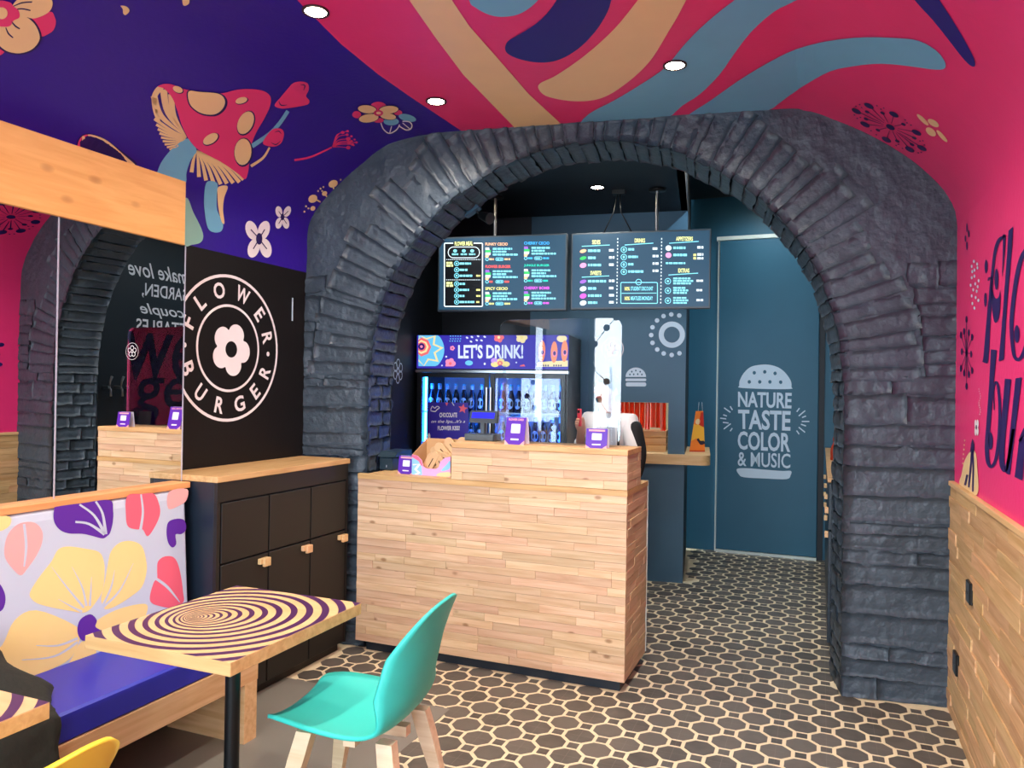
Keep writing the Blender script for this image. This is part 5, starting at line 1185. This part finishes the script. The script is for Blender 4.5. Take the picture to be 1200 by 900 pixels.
mb = MB().use(BYl); mb.flat([(-1, .26), (-.2, .33), (.4, .2), (1, .24), (1, .66), (.2, .7), (-.4, .66), (-1, .68)], bf)
mb.use(BRd).flat([(.05, .66), (1, .6), (1, .97), (.35, .97)], bf2); mb.use(BDk).flat(spline([(-.15, .30), (.1, .24), (.45, .17), (1, .2), (.9, .27), (.4, .27), (.1, .33)], 4), bf2)
mb.use(YEL).flat(ell(-.2, .74, .5, .07), bf2); mb.use(BRd).flat([(-1, 0), (1, 0), (1, .03), (-1, .03)], bf2); mb.build('bag_print', parent=bg)
for u in (-.35, .8): MB().use(CWH_).tube([bagf(u, .98) + QN * .004, bagf(u * .9, 1.22) + QN * .004], .002).build('tie', parent=bg)

# ================================================================== CORRIDOR CABINET, BOTTLE, TAPS
cb = thing('corridor_cabinet', 'dark base cabinet with wooden finger pulls behind the right arch pier', 'cabinet', (.33, 6.2, 0))
MB().use(NVY).box(.068, .515, 4.75, 7.3, .05, .985).build('body', parent=cb); MB().use(BLK).box(.1, .515, 4.78, 7.28, 0, .05).build('plinth', parent=cb)
for k in range(4):
    a, b = 4.77 + k * .632, 4.77 + k * .632 + .624
    d = MB().use(NVY).box(.05, .068, a, b, .06, .70, .002).build('door', parent=cb); MB().use(BEECH).box(.03, .05, a + .02, a + .08, .66, .69, .002).build('finger_pull', parent=d)
    d = MB().use(NVY).box(.05, .068, a, b, .71, .975, .002).build('drawer', parent=cb); MB().use(BEECH).box(.03, .05, a + .02, a + .08, .80, .83, .002).build('finger_pull', parent=d)
wt = place(MB().use(TOPW).box(.042, .515, 4.74, 7.31, .985, 1.012, .002).build('worktop'), (.3, 6.0, .985)); tag(wt, 'pale wood worktop on the corridor cabinet', 'worktop')
rb = thing('sauce_bottle', 'small red sauce bottle on the corridor worktop', 'bottle', (.10, 6.0, 1.012))
RB = paint('red_bottle', 'B03A22', .3)
MB().use(RB).lathe([(.03, 0), (.032, .01), (.03, .03), (.032, .05), (.03, .075), (.024, .10), (.012, .125), (.012, .14)], (.10, 6.0, 1.012), 14).build('body', parent=rb); MB().use(BRd).lathe([(.015, .14), (.015, .16), (.004, .19), (.003, .2)], (.10, 6.0, 1.012), 12).build('nozzle', parent=rb)
for k in range(3):
    y = 4.90 + k * .12; tp = thing('beer_tap', f'chrome tap on the dark side wall, {ORD[k]} from the arch, seen in the mirror', 'tap', (.50, y, 1.42), 0, 'chrome taps on the dark wall')
    MB().use(METAL).cyl((.519, y, 1.45), (.44, y, 1.45), .014).build('shank', parent=tp); MB().use(METAL).tube([(.45, y, 1.45), (.425, y, 1.43), (.42, y, 1.37)], .009).build('spout', parent=tp); MB().use(METAL).tube([(.44, y, 1.46), (.432, y, 1.50), (.41, y, 1.545)], [.006, .008, .012]).build('lever', parent=tp)

# ================================================================== FLOODLIGHT under the arch
fp = at_q(549, 246, .36)
fl_ = thing('wall_lamp', 'small angled lamp with blue box under the left of the arch', 'lamp', fp, SL)
def fq(px, py, t): return at_q(px, py, t)
BXM = paint('blue_grey_box', '2A5068', .4)
a = fq(553, 246, .34); mb = MB().use(BXM); T_ = Matrix.Translation(a) @ Matrix.Rotation(SL, 4, 'Z') @ Matrix.Rotation(math.radians(-32), 4, 'Y'); mb.box(-.052, .052, -.035, .03, -.022, .022, .003, T_); mb.build('junction_box', parent=fl_)
b_ = fq(563, 252, .34); e_ = fq(574, 256, .30)
MB().use(DMETAL).cyl(b_, e_, .022, .034, 20).build('lamp_head', parent=fl_); MB().use(METAL).cyl(e_, e_ + (e_ - b_).normalized() * .006, .035, .035, 20).build('rim', parent=fl_)
MB().use(DMETAL).tube([a, (a + b_) / 2 + Vector((0, 0, .012)), b_], .006).build('bracket', parent=fl_)

# ================================================================== THINGS ON THE COUNTER
# acrylic sneeze guard
GY = 3.86
g0, g1, gz1 = at_y(585, 450, GY).x, at_y(728, 450, GY).x, at_y(650, 374, GY).z
sg = thing('sneeze_guard', 'clear acrylic guard standing on the upper counter', 'screen guard', ((g0 + g1) / 2, GY, CZ2))
MB().use(ACRYL).prism(rrect(g0, CZ2 + .012, g1, gz1, .05), lambda a, b: (a, GY - .003, b), lambda a, b: (a, GY + .003, b)).build('pane', parent=sg)
for x in (g0 + .03, g1 - .055): MB().use(FOOTA).prism([(GY - .11, CZ2), (GY + .11, CZ2), (GY + .012, CZ2 + .42), (GY - .012, CZ2 + .42)], lambda a, b: (x - .003, a, b), lambda a, b: (x + .003, a, b)).build('foot', parent=sg)
mb = MB().use(WHITE); fx = at_y(718, 409, GY); fn = lambda a, b: Vector((a, GY - .0042, b))
for k in range(5): ring(mb, fn, fx.x + .024 * math.cos(k * 1.2566 + .31), fx.z + .024 * math.sin(k * 1.2566 + .31), .0125, .0165, 18)
ring(mb, fn, fx.x, fx.z, .006, .009, 14); ring(mb, fn, fx.x, fx.z, .056, .058, 40); mb.build('flower_sticker', parent=sg)
# garland of dark discs hanging in the shop window (mirrored in the guard)
gl = thing('window_garland', 'string of dark discs hanging inside the shop window', 'garland', (-2.4, YF + .05, 2.4))
GD = paint('dark_paper_disc', '4A4038', .7); YW = YF + .045
gp = [at_y(x, y, 2 * GY - YW) for x, y in ((722, 372), (711, 384), (697, 403), (694, 432), (711, 447), (702, 468), (713, 486))]; gp = [Vector((p.x, YW, p.z)) for p in gp]
for p in gp: MB().use(GD).cyl((p.x, YW - .004, p.z), (p.x, YW + .004, p.z), .042, n=20).build('disc', parent=gl)
MB().use(GD).tube([gp[0] + Vector((.05, 0, .15))] + gp, .005).build('string', parent=gl)
# purple display cards
PUR = paint('purple_card', '5520A8', .4); CWH = paint('card_white', 'E6E2F4', .5)
def card(px0, py0, px1, py1, Y, z, label, head, tilt=.02, foot='F3C2B0'):
    a, b = at_y(px0, py1, Y).x, at_y(px1, py1, Y).x; h = at_y(px0, py0, Y).z - z; c = (a + b) / 2; w_ = b - a
    o = thing('display_card', label, 'card', (c, Y + .02, z)); f0 = lambda u, v, k=0: Vector((a + w_ * u, Y - .0007 * k + tilt * v, z + h * v))
    MB().use(PUR).prism([(0, 0), (1, 0), (1, 1), (0, 1)], lambda u, v: f0(u, v), lambda u, v: f0(u, v) + Vector((0, .003, 0))).build('front_sheet', parent=o)
    MB().use(CWH).prism([(0, 0), (1, 0), (1, 1), (0, 1)], lambda u, v: Vector((a + w_ * u, Y + tilt * 2 + .018 - tilt * v * .8, z + h * v)), lambda u, v: Vector((a + w_ * u, Y + tilt * 2 + .021 - tilt * v * .8, z + h * v))).build('rear_sheet', parent=o)
    mb = MB().use(CWH)
    if head: mb.use(FK); put_text(mb, head, rect_fn(lambda u, v: f0(u, v, 1), .12, .96, .88, .88), .03)
    else: mb.use(FK).flat([(.12, .86), (.88, .86), (.88, .95), (.12, .95)], lambda u, v: f0(u, v, 1))
    mb.use(CWH); mb.flat(rrect(.28, .42, .74, .76, .03), lambda u, v: f0(u, v, 1))
    mb.flat([(.3, .16), (.7, .16), (.7, .22), (.3, .22)], lambda u, v: f0(u, v, 1)); mb.use(FK).flat([(0, 0), (.22, 0), (0, .16)], lambda u, v: f0(u, v, 1)).flat([(1, 0), (.78, 0), (1, .16)], lambda u, v: f0(u, v, 1)); mb.build('print', parent=o)
card(591, 489, 614, 519.5, 3.745, CZ2, 'tall purple display card left of the counter guard middle', 'FLOWER CARD', .03)
card(686, 502, 711, 524.5, 3.745, CZ2, 'small purple display card at the right of the upper counter', None, .015)
card(466, 534, 484, 554.5, 3.80, CZ1, 'small purple display card beside the pink carton on the lower counter', None, .015)
# customer display
dsp = thing('customer_display', 'grey customer display with a blue screen on the counter', 'display', (at_y(565, 517, 3.93).x, 3.93, CZ2))
def dp(px, py, y=3.93): return at_y(px, py, y)
mb = MB().use(PLAST); a, b = dp(549, 507), dp(583, 517); mb.box(a.x, b.x, 3.875, 3.99, CZ2, dp(565, 508).z, .004); mb.build('base', parent=dsp)
c = dp(566, 500); MB().use(PLAST).box(c.x - .012, c.x + .012, 3.92, 3.945, dp(565, 508).z, dp(565, 494).z).build('stem', parent=dsp)
a, b = dp(552, 481), dp(583.5, 496)
T_ = Matrix.Translation((0, 0, 0)); mb = MB().use(PLAST); mb.add([(x, 3.905 + (z - b.z) * .35 + dy, z) for dy in (0, .03) for x, z in ((a.x, b.z), (b.x, b.z), (b.x, a.z), (a.x, a.z))], [(0, 1, 2, 3), (7, 6, 5, 4), (0, 4, 5, 1), (1, 5, 6, 2), (2, 6, 7, 3), (3, 7, 4, 0)]); hs = mb.build('head', parent=dsp)
BSC = glow('blue_lcd', '0A10E8', .9); a2, b2 = dp(554, 483), dp(580.5, 490.5)
MB().use(BSC).add([(x, 3.9035 + (z - b.z) * .35, z) for x, z in ((a2.x, b2.z), (b2.x, b2.z), (b2.x, a2.z), (a2.x, a2.z))], [(0, 1, 2, 3)]).build('blue_screen', parent=hs)
# receipt printer at the left end
PY = 3.93
a, b = at_y(430, 552, PY), at_y(462, 552, PY); zt = at_y(445, 529, PY).z
pr = thing('receipt_printer', 'black receipt printer at the left end of the counter', 'printer', ((a.x + b.x) / 2, PY, CZ1))
PRM = paint('printer_shell', '243540', .35); a.x = max(a.x, CX0 + .01)
MB().use(PRM).box(a.x, b.x, PY - .02, PY + .15, CZ1, zt - .03, .006).build('body', parent=pr)
MB().use(PRM).prism([(PY - .03, zt - .028), (PY + .17, zt - .028), (PY + .17, zt + .006), (PY + .0, zt)], lambda q, z: (a.x - .004, q, z), lambda q, z: (b.x + .02, q, z)).build('lid', parent=pr)
MB().use(CWH).box(a.x + .05, b.x - .04, PY - .0215, PY - .02, CZ1 + .018, CZ1 + .032).build('maker_badge', parent=pr)
MB().use(DMETAL).tube([(b.x, PY + .14, CZ1 + .06), (b.x + .1, PY + .15, CZ1 + .07), (b.x + .2, PY + .19, CZ1 + .12)], .004).build('cable', parent=pr)
# pink carton with wooden cutlery packs
KY = 3.78
ka, kb = at_y(482.5, 557, KY).x, at_y(527.5, 559, KY).x; kd = .17; kh = at_y(484, 533, KY).z - CZ1
bx = thing('display_carton', 'pink and blue patterned carton on the lower counter', 'box', ((ka + kb) / 2, KY + .08, CZ1))
KP, KB, KW, KR = [paint(n_, c_, .5) for n_, c_ in (('carton_pink', 'F3A6D4'), ('carton_blue', '8CC8EE'), ('carton_white', 'F3EFE6'), ('carton_rose', 'EF6E92'))]; KR2 = paint('kraft_card', 'C79B6B', .8)
front_o = [(0, 0), (1, 0), (1, 1), (.86, .93), (.74, .72), (.70, .45), (.62, .36), (.38, .36), (.30, .45), (.26, .74), (.14, .96), (0, 1)]
kf = lambda u, v, k=0: Vector((ka + (kb - ka) * u, KY - .0006 * k, CZ1 + .001 + kh * v))
MB().use(KP).prism(front_o, lambda u, v: kf(u, v), lambda u, v: kf(u, v) + Vector((0, .003, 0))).build('front_panel', parent=bx)
mb = MB().use(KB); mb.flat([(0, .02), (.28, .02), (.26, .45), (.2, .7), (0, .86)], lambda u, v: kf(u, v, 1)); mb.use(KW).flat(stroke([(.03, .5), (.2, .55), (.1, .28), (.2, .12), (.1, .03)], .07, smooth=False), lambda u, v: kf(u, v, 2))
mb.use(KR).flat([(.0, .99), (.0, .88), (.18, .7), (.24, .5), (.29, .46), (.25, .74), (.14, .95)], lambda u, v: kf(u, v, 2)); mb.use(KB).flat(spline([(.76, .28), (.98, .4), (.99, .8), (.9, .6)], 4), lambda u, v: kf(u, v, 1)); mb.use(YEL).flat(spline([(.66, .02), (.7, .16), (.84, .22), (.99, .24), (.99, .02)], 3), lambda u, v: kf(u, v, 1)); mb.build('pattern', parent=bx)
for x, nm in ((ka, 'side_panel'), (kb - .003, 'side_panel')): MB().use(KR2).prism([(KY + .003, CZ1), (KY + kd, CZ1), (KY + kd, CZ1 + kh * 1.75), (KY + .003, CZ1 + kh)], lambda q, z: (x, q, z), lambda q, z: (x + .003, q, z)).build(nm, parent=bx)
MB().use(KR2).box(ka + .003, kb - .003, KY + kd - .003, KY + kd, CZ1, CZ1 + kh * 1.75).build('back_panel', parent=bx); MB().use(KR2).box(ka + .003, kb - .003, KY + .003, KY + kd - .003, CZ1, CZ1 + .003).build('bottom_panel', parent=bx)
KRF = paint('tan_kraft_pack', 'D6AE80', .7, vary=.15); DKS = paint('dark_slot', '3A2818', .8)
pk = [((.30, .06, .55), 62, 10), ((.40, .05, .62), 60, -6), ((.55, .09, .75), 35, 8), ((.72, .07, .85), -25, 10), ((.62, .10, 1.12), -42, -4), ((.50, .12, 1.28), 18, 6), ((.84, .11, 1.36), -48, 0), ((.92, .12, 1.42), 44, 4), ((.66, .05, .52), -64, 6), ((.50, .07, .50), 20, -8)]
for i, ((u, dy, v), ang, tl) in enumerate(pk):
    c = Vector((ka + (kb - ka) * u, KY + dy, CZ1 + kh * v)); T_ = Matrix.Translation(c) @ Matrix.Rotation(math.radians(-ang), 4, 'Y') @ Matrix.Rotation(math.radians(tl), 4, 'X')
    o = thing('wooden_spoon_pack', f'tan kraft pack in the pink carton, {(ORD + ("tenth",))[i]} from the front left', 'pack', c, 0, 'kraft packs in the pink carton')
    MB(T_).use(KRF).prism(rrect(-.068, -.025, .068, .025, .0245, 5), lambda a, b: (a, -.006, b), lambda a, b: (a, .006, b)).build('pack', parent=o)
    MB(T_).use(DKS).box(-.028, .028, -.0068, -.006, -.0025, .0025).build('slot', parent=o)

# ================================================================== PERSON BEHIND THE COUNTER
PX = Vector((-1.245, 4.74, 0)); fwd = Vector((.30, -.95, 0)).normalized(); fwd = (Matrix.Rotation(math.radians(-42), 3, 'Z') @ -Vector((PX.x, PX.y, 0))).normalized(); side = Vector((fwd.y, -fwd.x, 0)) * -1   # side = image right
def pp(r, f, z): return PX + side * r + fwd * f + Vector((0, 0, z))
def skinned(name, verts, edges, mat, parent=None, root=0, sub=2):
    me = bpy.data.meshes.new(name); me.from_pydata([tuple(v[0]) for v in verts], edges, []); me.materials.append(mat)
    o = bpy.data.objects.new(name, me); COL.objects.link(o)
    sk = o.modifiers.new('skin', 'SKIN'); sk.use_smooth_shade = True
    for i, v in enumerate(verts):
        d = me.skin_vertices[0].data[i]; r = v[1]; d.radius = r if isinstance(r, tuple) else (r, r); d.use_root = (i == root)
    sd = o.modifiers.new('sub', 'SUBSURF'); sd.levels = sd.render_levels = sub
    if parent: o.parent = parent
    return o
SKIN = paint('skin', 'D9A184', .5, vary=.04); SHIRT = paint('white_shirt', 'E8E6E4', .8); STRP = paint('black_cloth', '111114', .8); HAIR = paint('dark_hair', '1A1310', .6)
B_ = [(pp(0, 0, .88), (.15, .11)), (pp(0, 0, 1.02), (.135, .1)), (pp(0, .01, 1.16), (.15, .105)), (pp(0, .0, 1.28), (.15, .09)), (pp(0, .0, 1.345), (.07, .06)), (pp(0, .025, 1.40), .05), (pp(0, .035, 1.44), (.058, .07)), (pp(0, .035, 1.49), (.072, .088)), (pp(0, .03, 1.545), (.066, .08)), (pp(0, .03, 1.585), (.035, .045)),
      (pp(.165, 0, 1.30), .055), (pp(.225, .0, 1.10), .045), (pp(.235, .06, .92), .036), (pp(.225, .16, .86), .03),
      (pp(-.165, 0, 1.30), .055), (pp(-.21, .03, 1.10), .045), (pp(-.15, .10, 1.17), .036), (pp(-.09, .16, 1.245), .028),
      (pp(.09, 0, .78), .085), (pp(.09, .01, .47), .058), (pp(.09, -.01, .09), .04), (pp(.10, .12, .035), .034), (pp(-.09, 0, .78), .085), (pp(-.09, .01, .47), .058), (pp(-.09, -.01, .09), .04), (pp(-.10, .12, .035), .034)]
E_ = [(0, 1), (1, 2), (2, 3), (3, 4), (4, 5), (5, 6), (6, 7), (7, 8), (8, 9), (3, 10), (10, 11), (11, 12), (12, 13), (3, 14), (14, 15), (15, 16), (16, 17), (0, 18), (18, 19), (19, 20), (20, 21), (0, 22), (22, 23), (23, 24), (24, 25)]
# raised hand with five fingers closed round a small red phone, other hand relaxed
n0 = len(B_); hp_ = pp(-.075, .185, 1.275); B_.append((hp_, .026)); E_.append((17, n0))
for k in range(4):
    b0 = len(B_); o = .024 - k * .016; base = hp_ + side * o * .2 + Vector((0, 0, .012 + o * .9)); L_ = (.9, 1.0, .95, .75)[k]
    B_ += [(base + side * -.012 * L_ + fwd * .03 * L_, .0088), (base + side * .008 + fwd * .05 * L_, .0082), (base + side * .03 * L_ + fwd * .042 * L_, .0075)]; E_ += [(n0, b0), (b0, b0 + 1), (b0 + 1, b0 + 2)]
b0 = len(B_); B_ += [(hp_ + side * .026 + Vector((0, 0, .02)), .01), (hp_ + side * .034 + fwd * .02 + Vector((0, 0, .05)), .0085)]; E_ += [(n0, b0), (b0, b0 + 1)]
n1 = len(B_); h2 = pp(.222, .2, .845); B_.append((h2, .025)); E_.append((13, n1))
for k in range(4):
    b0 = len(B_); o = .027 - k * .018; B_ += [(h2 + side * o + fwd * .045 + Vector((0, 0, -.006)), .0088), (h2 + side * o + fwd * .075 + Vector((0, 0, -.022)), .0078)]; E_ += [(n1, b0), (b0, b0 + 1)]
b0 = len(B_); B_ += [(h2 - side * .03 + fwd * .02, .0095), (h2 - side * .04 + fwd * .045 + Vector((0, 0, -.01)), .0085)]; E_ += [(n1, b0), (b0, b0 + 1)]
person = skinned('person', B_, E_, SKIN); tag(person, 'person in a white top with black panel standing behind the counter guard', 'person')
# face
mb = MB().use(SKIN); c = pp(0, .115, 1.488); mb.tube([pp(0, .112, 1.505), pp(0, .132, 1.478), pp(0, .118, 1.468)], [.008, .013, .008]); 
for s in (-1, 1): mb.ball(pp(s * .076, .03, 1.487), .02, 10, (.5, .8, 1.2))
mb.build('nose_and_ears', parent=person)
mb = MB().use(CWH)
for s in (-1, 1): mb.use(CWH).ball(pp(s * .031, .102, 1.502), .011, 10); mb.use(STRP).ball(pp(s * .031, .110, 1.502), .0055, 8)
mb.use(paint('lips', 'B0605A', .5)).tube([pp(-.024, .104, 1.447), pp(0, .112, 1.449), pp(.024, .104, 1.447)], .0055); mb.build('eyes_and_mouth', parent=person)
mb = MB().use(HAIR); vs = []; nu, nv = 18, 9
for i in range(nv + 1):
    for j in range(nu):
        th = math.radians(118) * i / nv; ph = 2 * math.pi * j / nu; fr_ = math.cos(ph)
        thm = th * (1 - .42 * max(0, fr_)); r = 1.0 + .03 * math.sin(j * 5)
        vs.append(pp(.083 * r * math.sin(thm) * math.sin(ph), .025 + .098 * r * math.sin(thm) * math.cos(ph), 1.508 + .094 * math.cos(thm)))
mb.add(vs, [(i * nu + j, (i + 1) * nu + j, (i + 1) * nu + (j + 1) % nu, i * nu + (j + 1) % nu) for i in range(nv) for j in range(nu)], True); mb.build('hair', parent=person)
def grow(v, k): return (k, k) if not isinstance(v, tuple) else (v[0] + k, v[1] + k)
idx = [0, 1, 2, 3, 4, 10, 11, 12, 14, 15, 16]; mp_ = {q: i for i, q in enumerate(idx)}
SV = [(B_[q][0], tuple(r + .014 for r in (B_[q][1] if isinstance(B_[q][1], tuple) else (B_[q][1],) * 2))) for q in idx]
skinned('top', SV, [(mp_[a], mp_[b]) for a, b in E_ if a in mp_ and b in mp_], SHIRT, person)
idx = [0, 18, 19, 20, 22, 23, 24]; mp_ = {q: i for i, q in enumerate(idx)}
SV = [(B_[q][0], tuple(r + .012 for r in (B_[q][1] if isinstance(B_[q][1], tuple) else (B_[q][1],) * 2))) for q in idx]
skinned('trousers', SV, [(mp_[a], mp_[b]) for a, b in E_ if a in mp_ and b in mp_], STRP, person)
SV = [(pp(.185, .0, 1.31), (.06, .062)), (pp(.245, -.01, 1.10), (.046, .05)), (pp(.253, .045, .95), (.038, .044))]
skinned('sleeve_panel', SV, [(0, 1), (1, 2)], STRP, person)
skinned('stripe', [(pp(.125, .055, 1.33), (.008, .04)), (pp(.14, .07, 1.2), (.008, .05)), (pp(.14, .075, 1.05), (.008, .045))], [(0, 1), (1, 2)], STRP, person)
ph = thing('phone', 'small red phone held in the raised hand behind the guard', 'phone', hp_ + Vector((0, 0, .02)))
Tp = Matrix.Translation(hp_ + fwd * .022 + side * .012 + Vector((0, 0, .045))) @ Matrix((side, -fwd, Vector((0, 0, 1)))).transposed().to_4x4()
MB(Tp).use(paint('red_phone_case', 'E0424E', .35)).box(-.018, .018, -.004, .004, -.055, .055, .003).build('case', parent=ph); MB(Tp).use(DMETAL).box(-.012, .006, -.0055, -.004, .028, .046, .001).build('camera_bump', parent=ph)
